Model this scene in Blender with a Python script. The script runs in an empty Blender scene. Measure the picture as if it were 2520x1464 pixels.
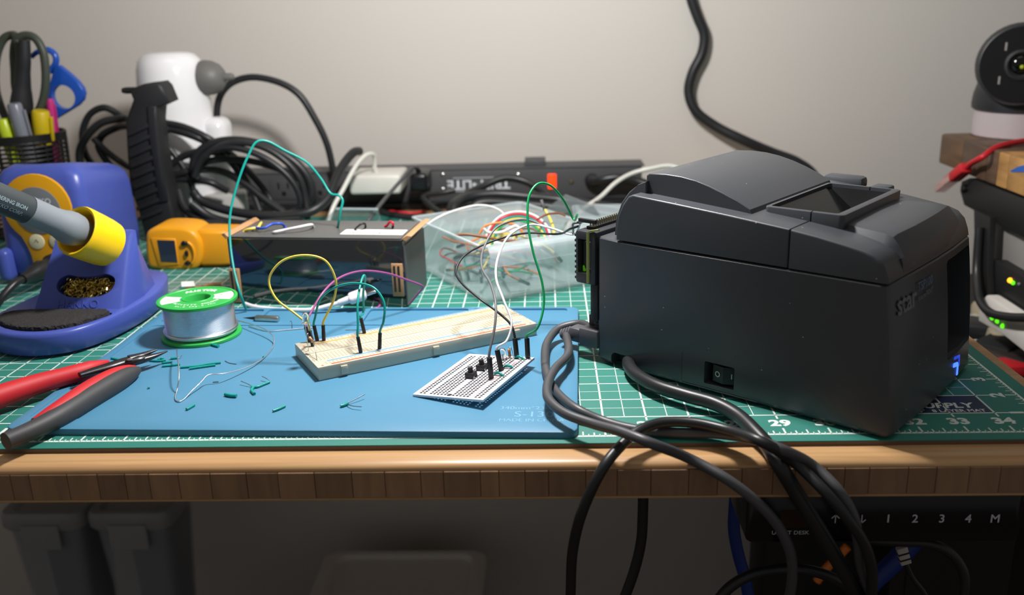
import bpy, bmesh, math, random
from mathutils import Vector, Matrix, Quaternion, noise
random.seed(7)
SC = bpy.context.scene
COL = SC.collection
# ---------------------------------------------------------------- camera
CF = 2262.795
CC = Vector((-0.00625, -0.47691, 0.23245))
CR = Matrix(((0.99911601, 0.01599001, 0.03887827), (0.03232682, 0.29897014, -0.95371476), (-0.02687335, 0.95412849, 0.29818894)))
cam = bpy.data.cameras.new('camera'); camo = bpy.data.objects.new('camera', cam); COL.objects.link(camo)
cam.sensor_fit = 'HORIZONTAL'; cam.sensor_width = 36.0; cam.lens = 36.0 * CF / 2520.0
cam.clip_start = 0.02; cam.clip_end = 20
camo.matrix_world = Matrix.Translation(CC) @ CR.to_4x4()
cam.dof.use_dof = True; cam.dof.focus_distance = 0.60; cam.dof.aperture_fstop = 7.0
SC.camera = camo
# ---------------------------------------------------------------- light
w = bpy.data.worlds.new('room_world'); SC.world = w; w.use_nodes = True
w.node_tree.nodes['Background'].inputs[0].default_value = (1.0, 0.96, 0.93, 1)
w.node_tree.nodes['Background'].inputs[1].default_value = 0.17
def area(name, loc, target, sx, sy, power, col):
    l = bpy.data.lights.new(name, 'AREA'); l.shape = 'RECTANGLE'; l.size = sx; l.size_y = sy; l.energy = power; l.color = col
    o = bpy.data.objects.new(name, l); COL.objects.link(o); o.location = loc
    o.rotation_euler = (Vector(target) - Vector(loc)).to_track_quat('-Z', 'Y').to_euler(); return o
def bulb(name, loc, r, power, col):
    l = bpy.data.lights.new(name, 'POINT'); l.shadow_soft_size = r; l.energy = power; l.color = col
    o = bpy.data.objects.new(name, l); COL.objects.link(o); o.location = loc; return o
bulb('desk_lamp_light', (-0.05, 0.17, 0.42), 0.03, 14.5, (1.0, 0.975, 0.955))
area('overhead_fill_light', (-0.1, -0.15, 1.75), (0.0, 0.35, 0.0), 0.9, 0.6, 2.4, (1.0, 0.93, 0.85))  # added soft fill from overhead to lift the shadows, no known lamp
SC.view_settings.view_transform = 'Standard'; SC.view_settings.look = 'None'
SC.view_settings.exposure = 0.0; SC.view_settings.gamma = 1.0; SC.view_settings.use_curve_mapping = False

# ---------------------------------------------------------------- helpers
def ray(u, v): return CR @ Vector(((u - 1260) / CF, -(v - 732) / CF, -1))
def Z(u, v, z=0.0):            # point of the place seen at (u, v), at height z
    d = ray(u, v); return CC + d * ((z - CC.z) / d.z)
def Y(u, v, y):                # the same at depth y
    d = ray(u, v); return CC + d * ((y - CC.y) / d.y)
def lin(c):
    if isinstance(c, str):
        c = c.lstrip('#'); c = [int(c[i:i + 2], 16) / 255 for i in (0, 2, 4)]
    return [x / 12.92 if x <= 0.04045 else ((x + 0.055) / 1.055) ** 2.4 for x in c[:3]] + [1]
MATS = {}
def M(name, col='#808080', rough=0.5, metal=0.0, trans=0.0, var=0.06, vscale=60.0, bump=0.0, bscale=400.0, emit=0.0, spec=0.5, ior=1.45, alpha=1.0, coat=0.0, dust=0.0, sss=0.0):
    if name in MATS: return MATS[name]
    m = bpy.data.materials.new(name); m.use_nodes = True; MATS[name] = m
    nt = m.node_tree; b = nt.nodes['Principled BSDF']; I = b.inputs
    I['Roughness'].default_value = rough; I['Metallic'].default_value = metal; I['IOR'].default_value = ior
    I['Transmission Weight'].default_value = trans; I['Alpha'].default_value = alpha
    I['Specular IOR Level'].default_value = spec; I['Coat Weight'].default_value = coat
    c = lin(col); tc = nt.nodes.new('ShaderNodeTexCoord')
    nz = nt.nodes.new('ShaderNodeTexNoise'); nz.inputs['Scale'].default_value = vscale; nz.inputs['Detail'].default_value = 4
    nt.links.new(tc.outputs['Object'], nz.inputs['Vector'])
    mx = nt.nodes.new('ShaderNodeMix'); mx.data_type = 'RGBA'
    mx.inputs['A'].default_value = [x * (1 - var) for x in c[:3]] + [1]; mx.inputs['B'].default_value = [min(1, x * (1 + var)) for x in c[:3]] + [1]
    nt.links.new(nz.outputs['Fac'], mx.inputs['Factor']); out = mx.outputs['Result']
    if dust:
        vo = nt.nodes.new('ShaderNodeTexVoronoi'); vo.inputs['Scale'].default_value = 130; nt.links.new(tc.outputs['Object'], vo.inputs['Vector'])
        lt = nt.nodes.new('ShaderNodeMath'); lt.operation = 'LESS_THAN'; lt.inputs[1].default_value = 0.05; nt.links.new(vo.outputs['Distance'], lt.inputs[0])
        sp = nt.nodes.new('ShaderNodeSeparateColor'); nt.links.new(vo.outputs['Color'], sp.inputs[0])
        gt = nt.nodes.new('ShaderNodeMath'); gt.operation = 'GREATER_THAN'; gt.inputs[1].default_value = 1 - dust; nt.links.new(sp.outputs[0], gt.inputs[0])
        mu = nt.nodes.new('ShaderNodeMath'); mu.operation = 'MULTIPLY'; nt.links.new(lt.outputs[0], mu.inputs[0]); nt.links.new(gt.outputs[0], mu.inputs[1])
        m2 = nt.nodes.new('ShaderNodeMix'); m2.data_type = 'RGBA'; m2.inputs['B'].default_value = (0.45, 0.45, 0.43, 1)
        nt.links.new(mu.outputs[0], m2.inputs['Factor']); nt.links.new(out, m2.inputs['A']); out = m2.outputs['Result']
    nt.links.new(out, I['Base Color'])
    if sss: I['Subsurface Weight'].default_value = sss; I['Subsurface Radius'].default_value = (0.003, 0.003, 0.003)
    if emit:
        I['Emission Strength'].default_value = emit; I['Emission Color'].default_value = c
    if bump:
        n2 = nt.nodes.new('ShaderNodeTexNoise'); n2.inputs['Scale'].default_value = bscale; n2.inputs['Detail'].default_value = 3
        nt.links.new(tc.outputs['Object'], n2.inputs['Vector'])
        bp = nt.nodes.new('ShaderNodeBump'); bp.inputs['Strength'].default_value = bump; bp.inputs['Distance'].default_value = 0.001
        nt.links.new(n2.outputs['Fac'], bp.inputs['Height']); nt.links.new(bp.outputs['Normal'], I['Normal'])
    return m

def BM(): return bmesh.new()
def rotz(a): return Matrix.Rotation(a, 4, 'Z')
def TR(x, y=None, z=None): return Matrix.Translation(x if y is None else (x, y, z))
def frame(o, zdir, xdir=(1, 0, 0)):      # matrix with origin o, local z along zdir
    z = Vector(zdir).normalized(); x = Vector(xdir); x = (x - z * x.dot(z))
    if x.length < 1e-5: x = z.orthogonal()
    x.normalize(); y = z.cross(x)
    m = Matrix((x, y, z)).transposed().to_4x4(); m.translation = o; return m
def box(bm, c, s, mx=None, bev=0.0, seg=2):
    r = bmesh.ops.create_cube(bm, size=1.0)['verts']
    for v in r: v.co = Vector((v.co.x * s[0] + c[0], v.co.y * s[1] + c[1], v.co.z * s[2] + c[2]))
    if bev:
        es = list({e for v in r for e in v.link_edges})
        g = bmesh.ops.bevel(bm, geom=es, offset=bev, segments=seg, affect='EDGES', profile=0.5, clamp_overlap=True)
        r = list({v for f in g['faces'] for v in f.verts} | {v for v in r if v.is_valid})
    if mx is not None:
        for v in r: v.co = mx @ v.co
    return r
def spline(pts, n=8, closed=False):
    P = [Vector(p) for p in pts]; out = []
    if len(P) < 3: return P
    m = len(P)
    for i in range(m if closed else m - 1):
        if closed: a, b, c, d = P[(i - 1) % m], P[i], P[(i + 1) % m], P[(i + 2) % m]
        else:
            b, c = P[i], P[i + 1]; a = P[i - 1] if i else b * 2 - c; d = P[i + 2] if i + 2 < m else c * 2 - b
        t0 = 0.0; t1 = max((b - a).length, 1e-6) ** 0.5; t2 = t1 + max((c - b).length, 1e-6) ** 0.5; t3 = t2 + max((d - c).length, 1e-6) ** 0.5
        for k in range(n):
            t = t1 + (t2 - t1) * k / n
            A1 = a * ((t1 - t) / (t1 - t0)) + b * ((t - t0) / (t1 - t0)); A2 = b * ((t2 - t) / (t2 - t1)) + c * ((t - t1) / (t2 - t1)); A3 = c * ((t3 - t) / (t3 - t2)) + d * ((t - t2) / (t3 - t2))
            B1 = A1 * ((t2 - t) / (t2 - t0)) + A2 * ((t - t0) / (t2 - t0)); B2 = A2 * ((t3 - t) / (t3 - t1)) + A3 * ((t - t1) / (t3 - t1))
            out.append(B1 * ((t2 - t) / (t2 - t1)) + B2 * ((t - t1) / (t2 - t1)))
    if not closed: out.append(P[-1])
    return out
def tube(bm, pts, r, n=10, closed=False, flat=None, up=None):
    # r: number or list along pts; flat=(a,b): elliptical section scale; up: fixed reference for the section's second axis
    P = [Vector(p) for p in pts]; m = len(P); rings = []
    rr = [r] * m if not isinstance(r, (list, tuple)) else [r[min(len(r) - 1, int(i * (len(r) - 1) / max(1, m - 1)))] + (r[min(len(r) - 1, int(i * (len(r) - 1) / max(1, m - 1)) + 1)] - r[min(len(r) - 1, int(i * (len(r) - 1) / max(1, m - 1)))]) * ((i * (len(r) - 1) / max(1, m - 1)) % 1) for i in range(m)]
    prev = None
    for i in range(m):
        if closed: t = P[(i + 1) % m] - P[i - 1]
        else: t = P[min(i + 1, m - 1)] - P[max(i - 1, 0)]
        if t.length < 1e-9: t = Vector((0, 0, 1))
        t.normalize()
        if up is not None: x = Vector(up).cross(t); x = x if x.length > 1e-4 else t.orthogonal()
        else:
            x = t.orthogonal() if prev is None else prev - t * prev.dot(t)
            if x.length < 1e-6: x = t.orthogonal()
        x.normalize(); prev = x; y = t.cross(x)
        a, b = flat or (1, 1)
        rings.append([bm.verts.new(P[i] + x * (math.cos(k * 2 * math.pi / n) * rr[i] * a) + y * (math.sin(k * 2 * math.pi / n) * rr[i] * b)) for k in range(n)])
    for i in range(m if closed else m - 1):
        A, B = rings[i], rings[(i + 1) % m]
        for k in range(n): bm.faces.new((A[k], A[(k + 1) % n], B[(k + 1) % n], B[k]))
    if not closed:
        bm.faces.new(rings[0][::-1]); bm.faces.new(rings[-1])
    return bm
def lathe(bm, prof, n=32, mx=None, cap0=True, cap1=True):
    rings = []
    for r, z in prof:
        if r < 1e-7:
            v = bm.verts.new((0, 0, z)); rings.append([v])
        else: rings.append([bm.verts.new((r * math.cos(k * 2 * math.pi / n), r * math.sin(k * 2 * math.pi / n), z)) for k in range(n)])
    for A, B in zip(rings[:-1], rings[1:]):
        for k in range(n):
            q = [A[k % len(A)], A[(k + 1) % n % len(A)], B[(k + 1) % n % len(B)], B[k % len(B)]]
            q = list(dict.fromkeys(q))
            if len(q) > 2: bm.faces.new(q)
    if cap0 and len(rings[0]) > 2: bm.faces.new(rings[0][::-1])
    if cap1 and len(rings[-1]) > 2: bm.faces.new(rings[-1])
    if mx is not None:
        for R in rings:
            for v in R: v.co = mx @ v.co
    return bm
def loft(bm, rings, caps=True, closed=False):     # rings: lists of points, same count
    V = [[bm.verts.new(p) for p in R] for R in rings]; n = len(V[0])
    for A, B in zip(V, V[1:] + (V[:1] if closed else [])):
        for k in range(n): bm.faces.new((A[k], A[(k + 1) % n], B[(k + 1) % n], B[k]))
    if caps and not closed:
        bm.faces.new(V[0][::-1]); bm.faces.new(V[-1])
    return bm
def rrect(x0, x1, y0, y1, r, n=4):
    out = []
    for cx, cy, a in ((x1 - r, y1 - r, 0), (x0 + r, y1 - r, 90), (x0 + r, y0 + r, 180), (x1 - r, y0 + r, 270)):
        for k in range(n + 1):
            t = math.radians(a + 90 * k / n); out.append((cx + r * math.cos(t), cy + r * math.sin(t)))
    return out
def circ(cx, cy, r, n=24): return [(cx + r * math.cos(k * 2 * math.pi / n), cy + r * math.sin(k * 2 * math.pi / n)) for k in range(n)]
def fill(bm, loops, z, flip=False):
    es = []; L = []
    for lp in loops:
        vs = [bm.verts.new((x, y, z)) for x, y in lp]; L.append(vs)
        es += [bm.edges.new((vs[i], vs[(i + 1) % len(vs)])) for i in range(len(vs))]
    g = bmesh.ops.triangle_fill(bm, edges=es, use_beauty=True, use_dissolve=False, normal=(0, 0, 1))
    for f in [f for f in g['geom'] if isinstance(f, bmesh.types.BMFace)]:
        f.normal_update()
        if (f.normal.z < 0) != flip: f.normal_flip()
    return L
def wall(bm, A, B):
    n = len(A)
    for k in range(n): bm.faces.new((A[k], A[(k + 1) % n], B[(k + 1) % n], B[k]))
def plate(bm, outer, z0, z1, holes=(), cham=0.0, mx=None):
    # a slab with an outline, pockets or holes (loop, depth; None = right through) and a rounded top edge
    tmp = bmesh.new(); oc = Vector((sum(p[0] for p in outer) / len(outer), sum(p[1] for p in outer) / len(outer)))
    def inset(d):
        out = []; n = len(outer)
        for i in range(n):
            a, b, c = Vector(outer[i - 1]), Vector(outer[i]), Vector(outer[(i + 1) % n])
            e = ((b - a).normalized() if (b - a).length > 1e-9 else Vector((0, 0))) + ((c - b).normalized() if (c - b).length > 1e-9 else Vector((0, 0)))
            nn = Vector((-e.y, e.x)); nn = nn.normalized() if nn.length > 1e-9 else Vector((0, 0)); out.append(tuple(b + nn * d))
        return out
    rings = [(0, z0), (0, z1 - cham)] + ([(cham * 0.3, z1 - cham * 0.3)] if cham else [])
    top = inset(cham) if cham else outer
    T = fill(tmp, [top] + [h[0] for h in holes], z1); 
    thr = [h for h in holes if h[1] is None]; B = fill(tmp, [outer] + [h[0] for h in thr], z0, flip=True)
    prev = B[0]
    for d, z in rings[1:]:
        R = [tmp.verts.new((x, y, z)) for x, y in (inset(d) if d else outer)]; wall(tmp, prev, R); prev = R
    if cham: wall(tmp, prev, T[0])
    else:
        pass
    bi = 1
    for i, (lp, dep) in enumerate(holes):
        tv = T[1 + i]
        if dep is None: bv = B[bi]; bi += 1
        else: bv = fill(tmp, [lp], z1 - dep)[0]
        wall(tmp, tv[::-1], bv[::-1])
    bmesh.ops.remove_doubles(tmp, verts=tmp.verts, dist=1e-7)
    bmesh.ops.recalc_face_normals(tmp, faces=tmp.faces)
    if mx is not None: bmesh.ops.transform(tmp, matrix=mx, verts=tmp.verts)
    join(bm, tmp); return bm
def join(bm, other, mx=None):
    me = bpy.data.meshes.new('t'); other.to_mesh(me); other.free()
    if mx is not None: me.transform(mx)
    bm.from_mesh(me); bpy.data.meshes.remove(me)
def prism(bm, outline, z0, z1, mx=None, cham=0.0):
    return plate(bm, outline, z0, z1, (), cham, mx)
def sphere(bm, c, r, mx=None, u=20, v=12, s=(1, 1, 1)):
    g = bmesh.ops.create_uvsphere(bm, u_segments=u, v_segments=v, radius=1)['verts']
    for q in g:
        q.co = Vector((q.co.x * r * s[0], q.co.y * r * s[1], q.co.z * r * s[2])) + Vector(c)
        if mx is not None: q.co = mx @ q.co
def text_bm(s, size, ext=0.0, bold=0.0, align='CENTER', mx=None, sx=1.0, shear=0.0, space=1.0):
    cu = bpy.data.curves.new('t', 'FONT'); cu.body = s; cu.size = size; cu.extrude = ext; cu.offset = bold; cu.align_x = align; cu.align_y = 'CENTER'; cu.resolution_u = 3; cu.shear = shear; cu.space_character = space
    o = bpy.data.objects.new('t', cu); COL.objects.link(o)
    dg = bpy.context.evaluated_depsgraph_get(); me = bpy.data.meshes.new_from_object(o.evaluated_get(dg))
    bm = bmesh.new(); bm.from_mesh(me); bpy.data.objects.remove(o); bpy.data.curves.remove(cu); bpy.data.meshes.remove(me)
    if sx != 1: bmesh.ops.scale(bm, vec=(sx, 1, 1), verts=bm.verts)
    if mx is not None: bmesh.ops.transform(bm, matrix=mx, verts=bm.verts)
    return bm
def obj(name, bm, mat, parent=None, smooth=35, world=False, label=None, recenter=True):
    # one mesh object; a part when it has a parent. world=True: the mesh was laid out in world coordinates
    if parent is not None and world: bmesh.ops.transform(bm, matrix=WM[parent.name].inverted(), verts=bm.verts)
    me = bpy.data.meshes.new(name); o = bpy.data.objects.new(name, me)
    off = None
    if parent is None and recenter:
        xs = [v.co for v in bm.verts]; off = Vector(((min(v.x for v in xs) + max(v.x for v in xs)) / 2, (min(v.y for v in xs) + max(v.y for v in xs)) / 2, min(v.z for v in xs)))
        bmesh.ops.translate(bm, vec=-off, verts=bm.verts)
    bm.to_mesh(me); bm.free(); me.materials.append(mat if not isinstance(mat, str) else MATS[mat])
    if smooth:
        me.shade_smooth(); me.set_sharp_from_angle(angle=math.radians(smooth))
    COL.objects.link(o)
    if off is not None: o.location = off
    if parent is not None: o.parent = parent; WM[o.name] = WM[parent.name].copy()
    else: WM[o.name] = Matrix.Translation(off) if off is not None else Matrix.Identity(4)
    if label: o['label'] = label
    return o
WM = {}
def tag(o, label, cat, group=None):
    o['label'] = label; o['category'] = cat
    if group: o['group'] = group
    return o
def thing(name, label, cat, mx=(0, 0, 0), group=None):
    o = bpy.data.objects.new(name, None); o.empty_display_size = 0.02; COL.objects.link(o)
    if not isinstance(mx, Matrix): mx = Matrix.Translation(mx)
    o.matrix_world = mx; WM[o.name] = mx.copy()
    return tag(o, label, cat, group)
def struct(o): o['kind'] = 'structure'; return o
def wire(name, pts, r, mat, label, cat, group=None, n=8, k=8, parent=None, closed=False):
    bm = BM(); tube(bm, spline(pts, k, closed), r, n, closed)
    o = obj(name, bm, mat, parent, 60, world=True)
    if label and cat: tag(o, label, cat, group)
    return o

# ---------------------------------------------------------------- materials used in many places
M('black_plastic', '#242527', 0.45, bump=0.03); M('black_cable', '#242527', 0.38, var=0.1); M('grey_cable', '#4a4a4d', 0.42)
M('white_plastic', '#e9e8e4', 0.25); M('steel', '#c8c8c8', 0.25, metal=1.0); M('dark_steel', '#4a4a4c', 0.35, metal=0.9, bump=0.05)
M('print_white', '#dfe6e2', 0.6); M('teal_wire', '#12998f', 0.35); M('dupont', '#1c1c1e', 0.5)
# ================================================================ the setting
M('wall_paint', '#d4cfc8', 0.75, var=0.015, vscale=8, bump=0.05, bscale=900)
M('floor_board', '#6b5a4a', 0.6, var=0.2, vscale=12)
bm = BM(); box(bm, (0, 0.80, 0.45), (4.4, 0.06, 2.5)); struct(obj('wall_back', bm, 'wall_paint', smooth=0))
bm = BM(); box(bm, (0, -0.4, -0.765), (4.4, 2.5, 0.04)); struct(obj('floor', bm, 'floor_board', smooth=0))
# ================================================================ desk
def wood(name, cols, scale=(2, 30, 30), rough=0.45, vein=None):
    m = bpy.data.materials.new(name); m.use_nodes = True; MATS[name] = m; nt = m.node_tree; b = nt.nodes['Principled BSDF']
    tc = nt.nodes.new('ShaderNodeTexCoord'); mp = nt.nodes.new('ShaderNodeMapping'); mp.inputs['Scale'].default_value = scale
    nt.links.new(tc.outputs['Object'], mp.inputs['Vector'])
    oi = nt.nodes.new('ShaderNodeObjectInfo'); ad = nt.nodes.new('ShaderNodeVectorMath'); ad.operation = 'ADD'
    nt.links.new(mp.outputs['Vector'], ad.inputs[0]); sc_ = nt.nodes.new('ShaderNodeVectorMath'); sc_.operation = 'SCALE'; sc_.inputs['Scale'].default_value = 37
    nt.links.new(oi.outputs['Random'], sc_.inputs[0]); nt.links.new(sc_.outputs[0], ad.inputs[1])
    nz = nt.nodes.new('ShaderNodeTexNoise'); nz.inputs['Scale'].default_value = 3; nz.inputs['Detail'].default_value = 8; nz.inputs['Distortion'].default_value = 0.6
    nt.links.new(ad.outputs[0], nz.inputs['Vector'])
    cr = nt.nodes.new('ShaderNodeValToRGB'); cr.color_ramp.elements[0].position = 0.3; cr.color_ramp.elements[1].position = 0.72
    cr.color_ramp.elements[0].color = lin(cols[0]); cr.color_ramp.elements[1].color = lin(cols[1]); nt.links.new(nz.outputs['Fac'], cr.inputs['Fac'])
    hs = nt.nodes.new('ShaderNodeHueSaturation'); mr = nt.nodes.new('ShaderNodeMapRange'); mr.inputs['To Min'].default_value = 0.78; mr.inputs['To Max'].default_value = 1.18
    nt.links.new(oi.outputs['Random'], mr.inputs['Value']); nt.links.new(mr.outputs['Result'], hs.inputs['Value']); nt.links.new(cr.outputs['Color'], hs.inputs['Color'])
    nt.links.new(hs.outputs['Color'], b.inputs['Base Color']); b.inputs['Roughness'].default_value = rough
    bp = nt.nodes.new('ShaderNodeBump'); bp.inputs['Strength'].default_value = 0.12; bp.inputs['Distance'].default_value = 0.0006
    nt.links.new(nz.outputs['Fac'], bp.inputs['Height']); nt.links.new(bp.outputs['Normal'], b.inputs['Normal']); return m
wood('bamboo', ('#a77f54', '#c09a6d'), (2, 60, 60), 0.35); wood('bamboo_end', ('#84644a', '#9a7857'), (40, 40, 6), 0.55)
DX0, DX1, DY0, DY1 = -1.10, 0.300, -0.0275, 0.735
desk = thing('desk', 'bamboo desk with a rounded front edge under the green cutting mat', 'desk', (-0.4, 0.35, -0.745))
bm = BM(); box(bm, ((DX0 + DX1) / 2, (DY0 + 0.004 + DY1) / 2, -0.0145), (DX1 - DX0, DY1 - DY0 - 0.004, 0.021)); obj('tabletop_core', bm, 'bamboo', desk, 30, True)
# front lip with the rounded top edge, then the laminated strips below it
prof = [(0.03, -0.0031), (0.012, -0.003), (0.006, -0.0033), (0.003, -0.0043), (0.0012, -0.0062), (0.0012, -0.0072), (0.03, -0.0072)]
bm = BM(); loft(bm, [[(x, DY0 + a, z) for a, z in prof] for x in (DX0, DX1)]); obj('top_lip', bm, 'bamboo', desk, 50, True)
bm = BM(); box(bm, ((DX0 + DX1) / 2, (DY0 + 0.03 + DY1) / 2, -0.0036), (DX1 - DX0, DY1 - DY0 - 0.03, 0.0012)); obj('top_veneer', bm, 'bamboo', desk, 30, True)
x = -0.62; rs = random.Random(3)
while x < DX1:
    wd = rs.uniform(0.009, 0.022); wd = min(wd, DX1 - x)
    if wd > 0.002:
        bm = BM(); box(bm, (x + wd / 2, DY0 + 0.003, -0.0153), (wd - 0.0002, 0.005 + rs.uniform(0, 0.0007), 0.0160), bev=0.0003, seg=1); obj('edge_strip', bm, 'bamboo_end', desk, 30, True)
    x += wd
bm = BM(); box(bm, ((DX0 + DX1) / 2, DY0 + 0.004, -0.0242), (DX1 - DX0, 0.006, 0.0018), bev=0.0006); obj('bottom_veneer', bm, 'bamboo', desk, 30, True)
M('leg_black', '#0d0d0f', 0.5, bump=0.05)
for lx in (0.235, -0.95):
    bm = BM(); box(bm, (lx, 0.33, -0.37), (0.075, 0.06, 0.69), bev=0.004); obj('leg', bm, 'leg_black', desk, 30, True)
    bm = BM(); box(bm, (lx, 0.33, -0.7355), (0.08, 0.66, 0.019), bev=0.004); obj('foot', bm, 'leg_black', desk, 30, True)
    bm = BM(); box(bm, (lx, 0.36, -0.035), (0.06, 0.6, 0.02), bev=0.003); obj('side_bracket', bm, 'leg_black', desk, 30, True)
# ================================================================ cutting mat
IN = 0.0254
M('mat_green', '#2d7d70', 0.62, var=0.05, vscale=30, bump=0.12, bscale=2500); M('mat_edge', '#6a5344', 0.6); M('mat_print', '#dbe7df', 0.62); M('mat_navy', '#20324e', 0.6)
def mi(X, Yi, z=0.0): return Vector(((X - 24) * IN, Yi * IN, z))
cm = thing('cutting_mat', 'large green self-healing cutting mat with white inch grid on the desk', 'cutting mat', (-0.17, 0.3, -0.003))
bm = BM(); prism(bm, rrect(-0.63, 0.2895, -0.0088, 0.609, 0.004), -0.0006, 0.0, cham=0.0002); obj('green_face', bm, 'mat_green', cm, 30, True)
bm = BM(); prism(bm, rrect(-0.63, 0.2897, -0.0090, 0.6092, 0.004), -0.0030, -0.0006); obj('core', bm, 'mat_edge', cm, 30, True)
bm = BM(); zz = 0.00004
def strip(bm, a, b, wd, z=zz):
    d = (b - a).normalized(); n = Vector((-d.y, d.x, 0)) * wd / 2; e = Vector((0, 0, z))
    bm.faces.new([bm.verts.new(p + e) for p in (a - n, b - n, b + n, a + n)])
for X in range(1, 35): strip(bm, mi(X, 0.8), mi(X, 22.9), 0.0011)
for X in range(1, 34): strip(bm, mi(X + .5, 1 if X < 31 else 2.0), mi(X + .5, 22.7), 0.0005)
for Yi in range(1, 23):
    strip(bm, mi(0.8, Yi), mi(34.35, Yi), 0.0010)
    strip(bm, mi(1, Yi + .5), mi(34 if Yi > 1 else 31, Yi + .5), 0.0004)
strip(bm, mi(0, 0), mi(35, 0), 0.0016); strip(bm, mi(35, 0), mi(35, 23), 0.0016); strip(bm, mi(0, 0), mi(0, 23), 0.0016)
for k in range(0, 35 * 8 + 1):
    h = (0.30, 0.10, 0.17, 0.10, 0.22, 0.10, 0.17, 0.10)[k % 8]; strip(bm, mi(k / 8, 0), mi(k / 8, h), 0.0011 if k % 8 == 0 else 0.0008 if k % 2 == 0 else 0.0005)
for k in range(0, 22 * 8 + 1):
    h = (0.30, 0.10, 0.17, 0.10, 0.22, 0.10, 0.17, 0.10)[k % 8]; strip(bm, mi(35 - h, k / 8), mi(35, k / 8), 0.0010 if k % 8 == 0 else 0.0007 if k % 2 == 0 else 0.0004)
strip(bm, mi(25.6, .4), mi(3.4, 22.6), 0.0008, zz * 1.5); strip(bm, mi(3, 1.85), mi(32, 18.6), 0.0007, zz * 1.5); strip(bm, mi(5, 2), mi(13, 13.5), 0.0007, zz * 1.5); strip(bm, mi(2, 6.6), mi(13, 12.95), 0.0006, zz * 1.5)
obj('printed_grid', bm, 'mat_print', cm, 0, True, label='white printed grid lines and ruler ticks')
for X in list(range(8, 35)):
    bm = text_bm(str(X), 0.0108, bold=0.00045, mx=TR(mi(X, 0.56, zz)) , sx=1.15); obj('printed_number', bm, 'mat_print', cm, 0, True)
for Yi in range(1, 5):
    bm = text_bm(str(Yi), 0.0108, bold=0.00045, mx=TR(mi(34.52, Yi, zz)) @ rotz(math.pi / 2), sx=1.15); obj('printed_number', bm, 'mat_print', cm, 0, True)
bm = BM(); bm.faces.new([bm.verts.new(p) for p in (mi(31.2, 1.02, zz * .5), mi(33.96, 1.02, zz * .5), mi(33.96, 1.98, zz * .5), mi(31.2, 1.98, zz * .5))]); obj('print_panel', bm, 'mat_navy', cm, 0, True)
obj('printed_text', text_bm('8 LAYER MAT', 0.0052, bold=0.0001, mx=TR(mi(33.25, 1.13, zz)), sx=1.0), 'mat_print', cm, 0, True)
obj('printed_text', text_bm('24" x 36"', 0.0052, bold=0.0001, mx=TR(mi(32.1, 1.13, zz))), 'mat_print', cm, 0, True)
obj('printed_logo', text_bm('SUPPLY', 0.0100, bold=0.0003, mx=TR(mi(33.0, 1.42, zz)), sx=1.05, shear=0.15), 'mat_print', cm, 0, True)
bm = BM()
for k in range(3): strip(bm, mi(31.9, 1.68 + .055 * k), mi(32.75 + 0.12 * k, 1.68 + .055 * k), 0.0005)
obj('printed_stripes', bm, 'mat_print', cm, 0, True)
# ================================================================ blue silicone mat
M('silicone', '#4d87a8', 0.5, var=0.05, vscale=25, bump=0.06, bscale=1500); M('silicone_print', '#74a9c6', 0.5)
BA = math.radians(-2.2); BO = Matrix.Translation((0.0095, -0.0035, 0.0002)) @ rotz(BA)     # local x runs left from the front right corner
sm = thing('silicone_mat', 'light blue silicone soldering mat lying on the green cutting mat', 'mat', BO)
H = 0.0040; bm = BM()
holes = [(rrect(-0.333, -0.007, 0.014, 0.186, 0.004)[::1], 0.0005)]
xs = [-0.333, -0.254, -0.170, -0.086, -0.007]
for a, b in zip(xs[:-1], xs[1:]): holes.append((rrect(a + 0.002, b - 0.002, 0.1945, 0.2255, 0.003), 0.0016))
plate(bm, rrect(-0.340, 0, 0, 0.230, 0.007, 6), 0.0, H, holes, 0.0012); obj('mat_body', bm, 'silicone', sm, 40)
for s, sz, yy, xx in (('340mm*230mm', 0.0062, 0.0335, -0.027), ('S-130', 0.0105, 0.0245, -0.026), ('MADE IN CHINA', 0.0052, 0.0165, -0.027)):
    obj('embossed_text', text_bm(s, sz, 0.00005, mx=TR(xx, yy, H - 0.00048)), 'silicone_print', sm, 0)
ZB = H - 0.0005 + 0.0002     # height of the mat's working surface
# ================================================================ receipt printer
def boolean(a, b, op='DIFFERENCE'):
    os_ = []
    for bm in (a, b):
        me = bpy.data.meshes.new('t'); bmesh.ops.recalc_face_normals(bm, faces=bm.faces); bm.to_mesh(me); bm.free(); o = bpy.data.objects.new('t', me); COL.objects.link(o); os_.append(o)
    md = os_[0].modifiers.new('b', 'BOOLEAN'); md.operation = op; md.object = os_[1]; md.solver = 'EXACT'
    me = bpy.data.meshes.new_from_object(os_[0].evaluated_get(bpy.context.evaluated_depsgraph_get()))
    out = bmesh.new(); out.from_mesh(me); bpy.data.meshes.remove(me)
    for o in os_:
        d = o.data; bpy.data.objects.remove(o); bpy.data.meshes.remove(d)
    return out
def mmx(l): return [tuple(x * 0.001 for x in p) for p in l]
PE = Vector((0.7772, -0.6293, 0)).normalized(); PV = Vector((-PE.y, PE.x, 0))
PM = Matrix((PE, PV, Vector((0, 0, 1)))).transposed().to_4x4(); PM.translation = Vector((0.025, 0.113, 0.0002))
def PP(u, v, z): return PM @ Vector((u * .001, v * .001, z * .001))
M('printer_plastic', '#3c3f44', 0.34, var=0.05, spec=0.7, bump=0.03, bscale=3000, dust=0.22); M('printer_top', '#3c3f44', 0.38, var=0.05, spec=0.7, bump=0.04, bscale=3000, dust=0.35)
M('smoked_window', '#0b0c0e', 0.12, dust=0.25); M('printer_print', '#5f7896', 0.5); M('printer_print_dim', '#72767e', 0.5); M('paper_slot', '#04050a', 0.3)
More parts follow.
